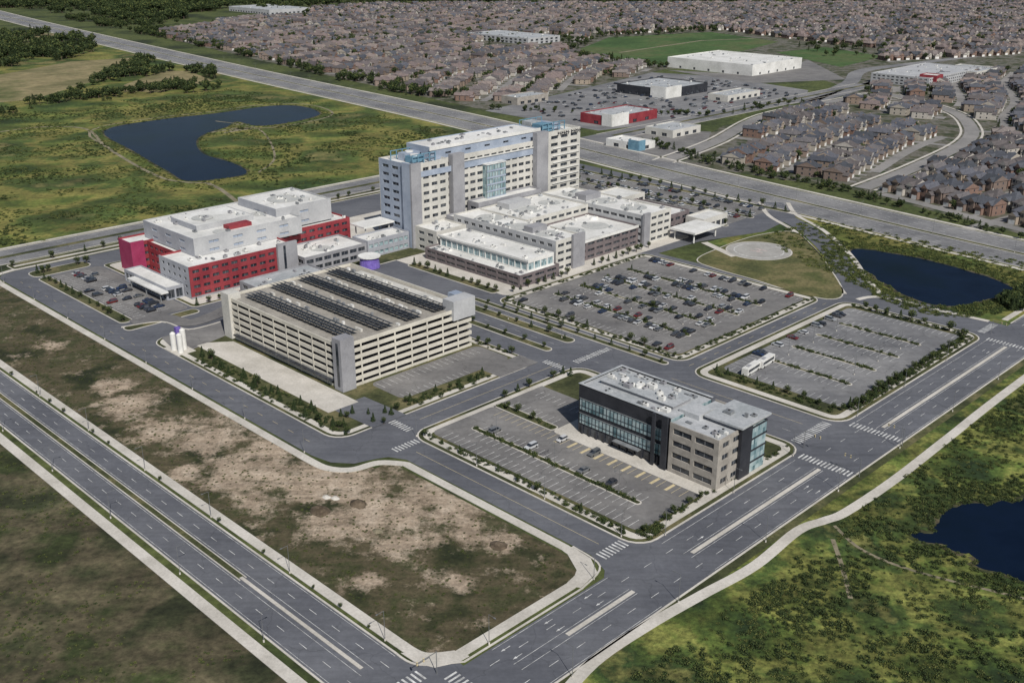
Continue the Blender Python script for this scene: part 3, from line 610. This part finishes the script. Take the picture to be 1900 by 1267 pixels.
for a,c2,z,r in ((236,424,21.6,4),(266,440,21.6,4),(284,446,24.8,8),(238,444,24.,5)): b.cyl('roof_disc',a,c2,z,z+.12,r,r,discm,32)
clutter(b,222,272,421,464,21.5,26); clutter(b,270,298,430,460,24.7,14); clutter(b,210,260,407,418,14,16); clutter(b,302,307,426,468,14.2,8); clutter(b,230,256,434,454,23.8,8)
clad(b,199.5,207.8,411,450,.2,6,1,mgrey,glass,sill=.6,head=4.4,win=3,pier=.4,par=.7)
b.box('canopy',196,199.5,409,440,4.2,4.8,white)
for v in (411,424,438): b.box('canopy_post',196.5,196.9,v,v+.4,.2,4.2,steel)
b.done()
# --- links between
b=Bd('hospital_link_building')
clad(b,264,300,400.5,423,.2,8,2,cgrey,glass,win=4,pier=.6); clad(b,300.2,326,399.5,412,.2,9,2,mgrey,tglass,win=2.5,pier=.4)
clad(b,226,262,374,395,.2,7,2,cgrey,glass,win=4,pier=1,roof=groof); b.box('canopy',308,327.2,412.2,424,11,11.8,white); 
for u in (310,325): 
    for v in (414,422): b.cyl('canopy_post',u,v,.2,11,.35,.35,white,10)
b.cyl('pavilion',292,388,.2,5.5,5,4.4,purple,20); b.cyl('pavilion_roof',292,388,5.5,6,5.4,5.4,white,20)
b.cyl('roof_disc',280,410,7.2,7.3,5,5,discm,24); clutter(b,266,298,402,421,7.2,14); clutter(b,228,260,376,393,6.2,10); clutter(b,302,324,401,410,8.2,6)
b.done()
# --- hospital tower
b=Bd('hospital_tower')
T=dict(gl=glass,sill=1.2,head=2.9,win=3.8,pier=1.3,par=1.2)
clad(b,328,352,398,424,.2,42.3,10,cream,**T,sides={'SW':dict(wall=bluegrey,win=5,pier=2.4,sill=1.3,head=2.9)})  # SW wall: blue-grey is partly metal panel, partly shade put into the colour
b.box('corner_core',326.6,333,396.8,397.95,.2,43,cgrey); b.box('corner_core',326.6,327.9,397.95,404,.2,43,bluegrey)
clad(b,352.2,426,400,424,.2,42.3,10,cream,**T)
b.box('lift_core',354,362,396.5,399.9,.2,44,cgrey); b.box('lift_core',416,425,396.5,399.9,.2,47,cgrey)
clad(b,426.2,453,398,425,.2,46,11,cream,glass,sill=1.2,head=3.,win=5.6,pier=1.2,par=1.6)
for z in np.arange(8.5,40,3.95): b.box('sunshade',430,452,397.3,397.95,z,z+.25,white)
b.box('upper_band',333.2,353.9,397.7,397.99,35.4,38.2,bluegrey); b.box('upper_band',362,416,399.8,399.99,35,38.6,bluegrey); b.box('upper_band',362,416,399.3,399.8,38.6,39.2,white)
b.box('curtain_wall',378,392,396.8,399.9,6,35,tglass)
for u in np.arange(378,392.1,2): b.box('mullion',u-.12,u+.12,396.6,396.8,6,35,steel)
for z in np.arange(6,35.1,3.6): b.box('mullion',377.9,392.1,396.55,396.6,z,z+.9,bluegrey)
b.box('curtain_wall_roof',377.7,392.3,396.4,399.9,35,35.5,white)
clad(b,345,424,403,422,41.4,48,1,bluegrey,glass,sill=2,head=3,win=4,pier=9,par=.6)
b.box('penthouse_roof_edge',344,425,402.6,402.97,46.4,48.1,white)
def frame(u0,u1,v0,v1,z0,z1):
    for u in np.arange(u0,u1+.1,(u1-u0)/4):
        for v in (v0,v1): b.box('roof_steelwork',u-.2,u+.2,v-.2,v+.2,z0,z1,bluem)
    for z in (z0+(z1-z0)*.5,z1): 
        for v in (v0,v1): b.box('roof_steelwork',u0,u1,v-.15,v+.15,z-.4,z,bluem)
frame(332,347,402,419,41.3,46); b.box('cooling_tower',334,341,404,410,41.3,44.5,bluem); b.box('cooling_tower',335,345,411.5,417,41.3,45,bluegrey); b.cyl('cooling_fan',337.5,407,44.5,45.1,2.3,2.3,white,16); b.cyl('cooling_fan',340,414,45,45.6,2.1,2.1,white,16)
frame(427,445,403,421,45,50); b.box('cooling_tower',428,436,404,412,45,49,bluem); b.box('cooling_tower',437,444,405,419,45,48,bluegrey); b.box('cooling_tower',428,436,413,420,45,49.5,groof)
# sign: plain stand-in strokes on the parapet
x=434.
for wd in (1.5,.9,1.5,1.2,1.5,1.,0,2.,1.,1.4,1.2,.9):
    if wd: b.box('sign_letters',x,x+wd*.32,397.8,397.97,42.8,45.2,char); b.box('sign_letters',x+wd*.32,x+wd,397.8,397.97,43.8+.3*(wd>1.2),44.4+.3*(wd>1.2),char)
    x+=wd+.4 if wd else 1
clutter(b,330,343,399,402,41.2,5); clutter(b,350,420,405,420,47.3,22,[cgrey,steel]); 
b.done()
# --- podium
b=Bd('hospital_podium')
Q=dict(gl=glass,sill=1.1,head=2.6,win=4.2,pier=1.1)
clad(b,348,366,319,390,.2,15.5,4,cream,**Q,sides={'SW':dict(win=3,pier=2,wall=lgrey)})
b.box('stair_tower',358.5,366.8,317.5,318.9,.2,16.6,cgrey)
clad(b,366.1,412.9,322,356,.2,10.5,3,brown,glass,sill=1,head=2.2,win=5,pier=.8); b.box('white_parapet',366.2,412.8,321.6,321.97,9.2,10.6,white)
clad(b,366.1,412.9,356.1,390,.2,15.5,4,cream,**Q)
clad(b,413,436,319,390,.2,15.8,4,cream,**Q,sides={'SW':dict(wall=lgrey)}); b.box('stair_tower',412.2,417,317.6,318.9,.2,16.8,cgrey)
clad(b,436.1,462,326,362,.2,9,2,brown,glass,sill=1,head=2.6,win=4,pier=1); clad(b,436.1,474,366,386,.2,10,2,cream,glass,win=4,pier=1)
b.box('canopy',433,456,301,317,5.2,6.2,white)
for u in (435,454):
    for v in (303,315): b.cyl('canopy_post',u,v,.2,5.2,.4,.4,white,10)
clad(b,456.2,478,312,324,.2,7,1,cream,glass,sill=.8,head=4,win=4,pier=.6)
clad(b,320,346,315,380,.2,6,2,brown,glass,sill=1,head=2.1,win=6,pier=.8,par=.8)
clad(b,328,345.5,318,378,5.3,11,1,white,tglass,sill=.6,head=3.9,win=3.6,pier=.25,par=.7)
b.box('white_parapet',327.4,327.97,317,379,10.2,11.1,white)
clad(b,328.1,347.8,380.5,397,.2,12,3,cream,**Q); clad(b,348.2,360,390.2,396,.2,14,3,cgrey,**Q)
clad(b,366,413,390.5,399,.2,18,4,cgrey,**Q)
for a,c2,z,r in ((357,333,14.7,6),(357,350,14.7,7),(358,374,14.7,7),(382,340,9.7,7),(398,338,9.7,7),(384,373,14.7,8),(402,374,14.7,6),(425,335,15,7),(425,355,15,7),(425,376,15,7),(448,345,8.2,6)): b.cyl('roof_disc',a,c2,z,z+.13,r,r,discm,32)
b.cyl('skylight',407,347,9.7,11.2,2.6,1.2,white,20)
for rc,z,n in (((349,365,321,388),14.7,34),((368,411,324,354),9.7,18),((368,411,358,388),14.7,30),((414,435,321,388),15,30),((321,327,317,378),5.2,14),((329,344,320,376),10.3,18),((330,346,382,396),11.2,8),((438,460,328,360),8.2,10)): clutter(b,*rc,z,n)
b.box('penthouse',352,362,338,344,14.7,17.4,cgrey); b.box('penthouse',376,392,378,387,14.7,17.6,lgrey); b.box('penthouse',418,430,362,370,15,18,cgrey)
b.done()
# --- oxygen tanks
b=Bd('storage_tank_group'); tu,tv=uv(336,655)
for k,(du,dv,h,m) in enumerate(((0,0,7.5,white),(2.6,2.2,8.2,white),(-.5,4.2,7,white))): b.cyl('tank',tu+du,tv+dv,.2,h,1.1,1.1,m,16); b.cyl('tank_dome',tu+du,tv+dv,h,h+.6,1.1,.4,m,16)
b.box('tank',tu+2,tu+4,tv+6,tv+7.5,.2,8,purple); b.box('tank_base',tu-2.5,tu+5,tv-2.5,tv+9,.15,.3,conc)
b.done()
# --- retail & civic buildings
def ret(name,C,A,B_,h,wall,roof,nf=1,acc=None,**k):
    cu,cv=uv(*C); au=uv(*A)[0]; bv=uv(*B_)[1]; b=Bd(name); z0=.1
    clad(b,cu,au,cv,bv,z0,h,nf,wall,glass,sill=k.get('sill',.4),head=k.get('head',3),win=k.get('win',5),pier=k.get('pier',4),roof=roof)
    if acc: b.box('accent_wall',cu-.5,cu+(au-cu)*.35,cv-.7,cv-.01,z0,h+2,acc); b.box('accent_wall',cu-.7,cu-.01,cv,cv+(bv-cv)*.3,z0,h+2,acc)
    clutter(b,cu+2,au-2,cv+2,bv-2,h-.9,int(min(30,(au-cu)*(bv-cv)/120))); b.done(); return cu,au,cv,bv
ret('warehouse_store',(1395,142),(1487,127),(1268,121),12,white,white,pier=14,win=3)
ret('retail_store',(1235,184),(1307,170),(1170,168),9,char,groof,acc=white)
ret('retail_store',(1135,236),(1226,221),(1086,225),8,red,groof,acc=white,pier=8)
ret('retail_store',(1248,257),(1300,246),(1205,247),6,cream,groof)
ret('gas_station',(1185,281),(1213,274),(1135,268),5.5,white,white,acc=bluem)
ret('school_building',(1722,164),(1812,142),(1640,148),10,lgrey,lgrey,3,sill=1,head=2.4,win=3,pier=2)
ret('school_building',(1735,163),(1745,160),(1712,158),12,red,white,1,sill=1,head=2.4,win=0)
ret('school_building',(1810,150),(1850,140),(1760,138),9,cream,groof,2)
ret('community_building',(1350,190),(1420,180),(1320,184),6,cream,groof)
ret('school_building',(980,84),(1040,78),(900,70),9,lgrey,groof,2)
ret('warehouse_store',(500,28),(560,22),(440,20),9,lgrey,groof)
ret('retail_store',(960,196),(1010,186),(940,190),7,stone,groof)
plaza=PX(900,206,1060,170,1210,135,1330,142,1500,168,1490,190,1330,217,1110,243)
slab('plaza_parking',plaza,.07,asphalt3); slab('plaza_parking',PX(1235,130,1400,155,1570,148,1500,112,1400,140),.075,asphalt2); slab('plaza_parking',PX(1100,262,1215,240,1320,245,1300,290,1180,290),.08,asphalt2)
for u,v in rpts(PX(950,203,1210,140,1330,148,1480,175,1330,210,1115,238),300): car(round(u/6.)*6,round(v/2.8)*2.8,0,.09)
# ---------------------------------------------------------------- houses
def house_mesh(nm,w,d,h,rh,roof,seed,wing=True,gb=False):
    random.seed(seed); b=MB()
    def hip(x0,x1,y0,y1,z,rh,gable=False,al=None):
        o=.5; x0-=o;x1+=o;y0-=o;y1+=o; W_=x1-x0;D=y1-y0
        if (W_>D if al is None else al): k=0 if gable else D*.3; r=[(x0+k,(y0+y1)/2,z+rh),(x1-k,(y0+y1)/2,z+rh)]; fs=[(0,1,5,4),(2,3,4,5),(1,2,5),(3,0,4)]
        else: k=0 if gable else W_*.3; r=[((x0+x1)/2,y0+k,z+rh),((x0+x1)/2,y1-k,z+rh)]; fs=[(1,2,5,4),(3,0,4,5),(0,1,4),(2,3,5)]
        b.add([(x0,y0,z),(x1,y0,z),(x1,y1,z),(x0,y1,z)]+r,fs[:2],roof); b.add([(x0,y0,z),(x1,y0,z),(x1,y1,z),(x0,y1,z)]+r,fs[2:],wallm if gable else roof); b.add([(x0,y0,z),(x1,y0,z),(x1,y1,z),(x0,y1,z)],[(3,2,1,0)],roof)
    b.box(-w/2,w/2,-d/2,d/2,-.1,h,wallm,LOC); hip(-w/2,w/2,-d/2,d/2,h,rh,gb,True)
    if wing:
        x0=-w/2+.4; b.box(x0,x0+w*.45,-d/2-3.5,-d/2,-.1,h*.7,wallm,LOC); hip(x0,x0+w*.45,-d/2-3.5,-d/2+1.5,h*.7,rh*.6,True,False); b.box(x0+.5,x0+w*.45-.5,-d/2-3.55,-d/2-3.5,0,2.3,white,LOC)
        b.box(w*.05,w*.42,-d/2-1,-d/2,-.1,h+.3,wallm,LOC); hip(w*.05,w*.42,-d/2-1,-d/2+5,h+.2,rh*.7,True,False)
        b.box(-w*.3,w*.05,d/2,d/2+1.8,-.1,h-.4,wallm,LOC); hip(-w*.3,w*.05,d/2-4,d/2+1.8,h-.2,rh*.6,True,False)
    for zz in (1.0,h-2.2):
        for x in (-w*.4,w*.15,w*.35): b.box(x-.6,x+.6,d/2,d/2+.05,zz,zz+1.4,glass,LOC)
        for x in (-w*.25,w*.15): b.box(x-.5,x+.5,-d/2-1.06 if x>0 else -d/2-.05,-d/2-1.0 if x>0 else -d/2,zz,zz+1.4,glass,LOC)
        for y in (-d*.2,d*.2): b.box(w/2,w/2+.05,y-.5,y+.5,zz,zz+1.3,glass,LOC); b.box(-w/2-.05,-w/2,y-.5,y+.5,zz,zz+1.3,glass,LOC)
    b.box(w*.18,w*.3,-d/2-1.1,-d/2-1.0,0,2.1,bark,LOC); b.box(w*.1,w*.1+.7,1,1.7,h,h+rh+.4,wallm,LOC); b.box(-w/2+1,-w/2+1+w*.35,-d/2-8.5,-d/2-3.6,-.1,.12,streetm,LOC)
    return b.mesh(nm)
HA=[house_mesh('house_a',11.6,14,5.4,3.4,roofm,1),house_mesh('house_b',12.6,12.4,5.2,3.2,roofm,2),house_mesh('house_c',11,14,5.6,3.5,roofm,3),house_mesh('house_d',12.6,13,5.,3.2,roofm,4),house_mesh('house_e',12,12,5.6,3.,roofg,8,True,True)]
HB=[house_mesh('town_a',10,13,6.2,3.2,roofg,5,True,True),house_mesh('town_b',10.6,12.4,6.4,3.2,roofg,6),house_mesh('town_c',9.6,13,6.6,3.4,roofg,7)]
cH=srccol('house_sources',HA); random.seed(11)
def district(poly,ang,far,meshes,sp=13.,block=62,amp=18,wl=170,excl=(),seed=1,tp=.35,ts=(.35,.8),so=18):
    ca,sa=math.cos(ang),math.sin(ang); rot=lambda a,c:(a*ca-c*sa,a*sa+c*ca)
    R_=[(x*ca+y*sa,-x*sa+y*ca) for x,y in poly]; a0,a1=min(r[0] for r in R_),max(r[0] for r in R_); c0,c1=min(r[1] for r in R_),max(r[1] for r in R_)
    hs=[];hr=[];tr=[]; c=c0-30
    while c<c1+30:
        a=a0; pts=[]; ph=random.uniform(0,.6); brk=random.uniform(90,180)
        while a<a1:
            dy=amp*math.sin(a/wl+ph+c*.003)+amp*.5*math.sin(a/wl*2.7+c*.01); sl=amp/wl*math.cos(a/wl+ph+c*.003)+amp*.5*2.7/wl*math.cos(a/wl*2.7+c*.01); q=rot(a,c+dy)
            brk-=sp; ok=inside(poly,*q) and not any(inside(e,*q) for e in excl)
            if ok: pts.append(q)
            elif len(pts)>1: strip('suburb_street',pts,7.5,.09+random.uniform(0,.02),streetm,0); pts=[]
            else: pts=[]
            if brk<0: 
                brk=random.uniform(100,220)
                if ok: strip('suburb_street',[rot(a,c+dy-block/2),rot(a,c+dy),rot(a,c+dy+block/2)],7.5,.115+random.uniform(0,.02),streetm)
                a+=sp*1.1; continue
            for s in (1,-1):
                q=rot(a,c+dy+s*so+random.uniform(-1.5,1.5))
                if inside(poly,*q) and not any(inside(e,*q) for e in excl) and random.random()<.96:
                    hs.append(q); hr.append(math.pi/4+ang+math.atan(sl)+(0 if s>0 else math.pi)+random.uniform(-.04,.04))
                for _t in (0,1):
                    if random.random()<tp: 
                        q=rot(a+sp*random.uniform(.3,.7),c+dy+s*random.choice((7,so+9.5,so+11,block/2))+random.uniform(-1,1)); 
                        if inside(poly,*q): tr.append(q)
            a+=sp
        if len(pts)>1: strip('suburb_street',pts,7.5,.09,streetm)
        c+=block
    if far: scatter('distant_houses',hs,cH,len(HA),.92,1.12,0.,hr)
    else:
        for q,r in zip(hs,hr):
            o=bpy.data.objects.new('house',random.choice(meshes)); COL.objects.link(o); o.location=W(*q,.03); o.rotation_euler=(0,0,r); s=random.uniform(.92,1.05); o.scale=(s,s,s*random.uniform(.92,1.08))
    scatter('suburb_trees',tr,cF,4,*ts)
    print('district',len(hs),len(tr))
schoolX=PX(880,90,900,64,1060,66,1060,92); whX=PX(420,34,430,14,580,16,580,34); gf=PX(1050,98,1110,66,1320,54,1470,74,1640,92,1640,130,1480,140,1240,130,1180,122)
D1=PX(285,66,480,30,700,30,1090,34,1090,70,1040,98,1215,128,1100,158,930,190,880,192,640,146,480,108)
D2=PX(480,24,700,10,1900,6,2500,20,2500,90,1900,100,1620,118,1500,100,1460,74,1320,56,1090,66,1090,34,700,30)
district(D1,.35,True,HA,13.8,58,24,190,(schoolX,whX),tp=.4,ts=(.4,.95))
district(D2,-.3,True,HA,13.8,58,30,220,(schoolX,gf,whX),tp=.42,ts=(.45,1.05))
N1=PX(1285,292,1345,255,1420,222,1545,200,1610,230,1780,255,1740,300,1590,345)
N2=PX(1560,190,1610,165,1900,130,2300,150,2300,300,1900,300,1840,240,1640,210)
N3=PX(1590,352,1750,305,1850,255,1900,310,2300,330,2300,540,1900,428)
nroad=smooth(PX(1230,300,1330,262,1420,215,1560,186,1640,175,1760,205,1800,235,1790,265,1700,310,1600,350))
def nearline(q,line,d): return any((Vector(q)-Vector(p)).length<d for p in line)
dens=[ (a[0]+(b_[0]-a[0])*k/8,a[1]+(b_[1]-a[1])*k/8) for a,b_ in zip(nroad[:-1],nroad[1:]) for k in range(8)]
_in=inside
def district_near(*a,**k):
    global inside
    def ins(p,x,y): return _in(p,x,y) and not nearline((x,y),dens,14)
    inside=ins; district(*a,**k); inside=_in
district_near(N1,.12,False,HB+[HA[4]],11.4,50,6,120,tp=.2,so=15.5); district_near(N2,.45,False,HA+HB+HB,13,54,14,120,tp=.3,so=16); district_near(N3,1.4,False,HB,10.9,52,8,100,tp=.28,so=15.5)
strip('road',nroad,11,.14,streetm); strip('sidewalk',nroad,1.8,.16,conc,.1,8); strip('sidewalk',nroad,1.8,.16,conc,.1,-8)
# ---------------------------------------------------------------- trees, meadow clumps
def forest(poly,n,nm='distant_trees',a=.6,c=1.3,cl=None): scatter(nm,rpts(poly,n,(),cl),cF,4,a,c)
forest(PX(-80,130,60,122,180,100,175,78,60,62,-80,60),560,a=.7,c=1.5,cl=.012)
forest(PX(-80,206,150,182,260,165,330,158,400,158,420,166,300,180,180,192,0,215),190,a=.4,c=1.,cl=.02)
forest(PX(230,122,262,112,320,120,400,134,400,150,330,130,280,142,160,165,140,180,120,172,180,152),190,a=.5,c=1.1,cl=.02)
forest(PX(150,30,300,54,480,99,700,152,840,184,840,192,690,166,480,112,290,70,120,36),620,a=.45,c=1.,cl=.02)
forest(PX(-100,-8,480,-10,500,22,400,30,280,60,180,30,20,22,-100,40),2300,a=.9,c=1.8,cl=.006)
forest(PX(480,-22,2300,-22,2300,7,1300,9,700,10,480,22),3200,a=1.,c=2.)
forest(PX(1060,66,1330,54,1330,60,1130,72,1075,94,1050,90),110,a=.5,c=1.); forest(PX(1040,98,1240,124,1240,130,1100,120,1030,104),90,a=.4,c=.9)
forest(PX(1200,262,1330,299,1580,354,1900,444,1900,450,1570,362,1310,306,1190,268),170,a=.2,c=.5)
forest(PX(1830,560,1900,545,1990,560,1900,585),60,a=.3,c=.6); forest(PX(-60,90,20,96,80,112,20,118,-60,118),90)
forest(PX(560,80,900,60,900,66,560,90),120,a=.6,c=1.)
forest(PX(900,206,1330,217,1500,190,1490,184,1330,212,910,202),60,a=.3,c=.6)
SEp=[(128,112),(420,112),(460,60),(460,-60),(100,-60),(100,100)]
scatter('meadow_plants',rpts(SEp,11000,(pond3,),.05,-.02),cT,5,.3,.9,.02)
scatter('scrub',rpts(SEp,9000,(pond3,),.035,.12),cD,3,.35,1.1,.02)
scatter('meadow_plants',rpts(SEp,6000,(pond3,)),cT,5,.2,.6,.02)
scatter('field_plants',rpts([(-20,150),(95,150),(95,480),(-20,480)],4500,(),.04),cT,5,.15,.5,.01)
NWp=PX(-60,470,-60,200,200,190,420,165,700,205,830,245,680,325,420,375,220,425)
scatter('meadow_plants',rpts(NWp,5000,(off(pond1,-9),),.02),cT,5,.4,1.1,.02)
scatter('scrub',rpts(NWp,3500,(off(pond1,-9),),.015,.2),cD,3,.4,1.2,.02)
scatter('shore_plants',rpts(off(pond1,-8),700,(off(pond1,-.6),)),cT,5,.4,1.1,.04); scatter('shore_plants',rpts(off(pond2,-14),1300,(off(pond2,-.6),)),cT,5,.5,1.4,.04); scatter('shore_plants',rpts(off(pond3,-10),900,(pond3,)),cD,3,.4,1.1,.04)
scatter('lot_weeds',rpts([(122,148),(172,148),(172,222),(156,240),(156,490),(122,490)],2600),cT,2,.12,.4,.03)
scatter('hedge',hp,cB,2,.6,1.05,.22)
scatter('shrubs',rpts([(432,150),(520,150),(525,285),(470,285),(440,240)],700,(off(pond2,-2),)),cT,5,.5,1.6,.02)
def mound(px,py,r,h,mat):
    u,v=uv(px,py); b=MB(); n=14
    rings=[(1,0),(.7,.5),(.4,.85),(.12,1)]; vs=[];fs=[]
    for rr_,hh in rings:
        for i in range(n):
            a=2*math.pi*i/n; q=r*rr_*random.uniform(.85,1.15); vs.append(W(u+q*math.cos(a),v+q*1.3*math.sin(a),.02+h*hh*random.uniform(.85,1.1)))
    for k in range(3):
        for i in range(n): fs.append((k*n+i,k*n+(i+1)%n,(k+1)*n+(i+1)%n,(k+1)*n+i))
    fs.append(tuple(3*n+i for i in range(n))); b.add(vs,fs,mat); b.obj('soil_mound')
pile=M('mound_mat',[(.06,.045,.03),(.13,.1,.07)],.4,2,1,.3)
mound(593,948,2.6,1.3,pile); mound(664,935,2.2,1.1,pile); mound(606,922,1.1,.5,conc); mound(622,924,1.1,.5,conc); mound(925,1012,2.,.8,pile); mound(700,985,1.2,.5,soil)
# ---------------------------------------------------------------- street lamps, buses
lampm=M('lamp_steel_mat',[(.12,.125,.13),(.16,.165,.17)],.5,3,.6,.1)
def lamp_mesh(nm,two):
    b=MB(); b.cyl(0,0,-.05,.5,.22,.2,conc,10,LOC); b.cyl(0,0,.5,8,.085,.05,lampm,8,LOC)
    for s in ((1,-1) if two else (1,)):
        x0,x1=(.0,1.7) if s>0 else (-1.7,.0); b.box(x0,x1,-.035,.035,7.9,7.98,lampm,LOC); b.box(min(s*1.6,s*2.2),max(s*1.6,s*2.2),-.13,.13,7.86,7.98,lampm,LOC)
    return b.mesh(nm)
L1,L2=lamp_mesh('lamp_single',0),lamp_mesh('lamp_double',1)
for v in range(160,900,38): put('street_lamp',L1,119.3,v,.1,math.pi); put('street_lamp',L1,99.6,v+19,.1,0)
for u in list(range(135,175,36))+list(range(200,268,32))+list(range(304,404,34)): put('street_lamp',L1,u,142.3,.2,-math.pi/2)
for u in range(140,900,38): put('street_lamp',L1,u,121.6,.1,math.pi/2)
for v in range(150,236,28): put('street_lamp',L1,191,v,.2,math.pi)
for v in range(250,490,34): put('street_lamp',L1,159.5,v,.1,0)
for u in (333.5,350.5,367.5): 
    for v in (235,262,289): put('street_lamp',L2,u,v,.25,0)
for u in (335,353,371): 
    for v in (160,187): put('street_lamp',L2,u,v,.25,0)
for v in (165,190,215): put('street_lamp',L2,208,v,.36,0)
for v in range(260,320,30): put('street_lamp',L2,287.8,v,.2,0)
for v in range(180,1200,45): put('street_lamp',L2,534+ (v-175)*.145,v,.1,0)
def bus_mesh():
    b=MB(); b.box(-5,5,-1.25,1.25,.45,3.,white,LOC); b.box(-4.6,4.8,-1.15,1.15,3.,3.15,white,LOC); b.box(-4.4,4.2,-1.28,-1.25,1.5,2.5,glass,LOC); b.box(-4.4,4.2,1.25,1.28,1.5,2.5,glass,LOC); b.box(5,5.03,-1.1,1.1,1.3,2.7,glass,LOC)
    b.box(-3,-1,-.6,.6,3.15,3.45,cgrey,LOC)
    for x in (-3.2,3.2):
        for y in (-1.27,.97):
            n=12; r=.48; vs=[(x+r*math.cos(2*math.pi*i/n),yy,r+r*math.sin(2*math.pi*i/n)) for yy in (y,y+.3) for i in range(n)]
            b.add(vs,[(i,(i+1)%n,n+(i+1)%n,n+i) for i in range(n)]+[tuple(range(n)),tuple(range(2*n-1,n-1,-1))],tyre)
    return b.mesh('shuttle_bus')
BM=bus_mesh(); 
for p in ((1393,692),(1420,678)): q=uv(*p); put('shuttle_bus',BM,q[0],q[1],.27,.1)
sm=MB(); sm.cyl(0,0,-.05,6.,.11,.08,lampm,8,LOC); sm.box(0,5.5,-.05,.05,5.7,5.82,lampm,LOC)
for x in (3.4,5.2): sm.box(x-.18,x+.18,-.3,-.05,5.,5.9,yel,LOC); sm.box(x-.1,x+.1,-.34,-.3,5.1,5.8,char,LOC)
SM=sm.mesh('signal')
for u,v,a in ((271,142.8,-1.57),(294,121.8,1.57),(120,143,3.14),(99.5,121,0),(412,142,-1.57),(266,121.5,1.57)): put('traffic_signal',SM,u,v,.1,a)
# ---------------------------------------------------------------- finalise
for n,m in GR.items(): m.obj(n)
sc=bpy.context.scene
sv=Vector((.35,-.94,0)).normalized(); el=math.radians(44); sv=Vector((sv.x*math.cos(el),sv.y*math.cos(el),math.sin(el)))
sl=bpy.data.lights.new('sun','SUN'); sl.energy=4.5; sl.angle=math.radians(.5); sl.color=(1,.96,.9); so=bpy.data.objects.new('sun',sl); COL.objects.link(so); so.rotation_euler=(-sv).to_track_quat('-Z','Y').to_euler(); so.location=(0,0,300)
w=bpy.data.worlds.new('World'); sc.world=w; w.use_nodes=True; nt=w.node_tree; bg=nt.nodes['Background']; sk=nt.nodes.new('ShaderNodeTexSky'); sk.sky_type='NISHITA'; sk.sun_disc=False; sk.sun_elevation=el; sk.sun_rotation=math.atan2(sv.x,sv.y); nt.links.new(sk.outputs[0],bg.inputs[0]); bg.inputs[1].default_value=.065
cd=bpy.data.cameras.new('camera'); co=bpy.data.objects.new('camera',cd); COL.objects.link(co); co.location=(0,0,H); co.rotation_euler=(math.pi/2-PT,0,0); cd.sensor_width=36; cd.lens=36*FL/1900; cd.clip_end=30000; cd.clip_start=1
sc.camera=co
sc.view_settings.view_transform='Standard'; sc.view_settings.look='None'; sc.view_settings.exposure=0
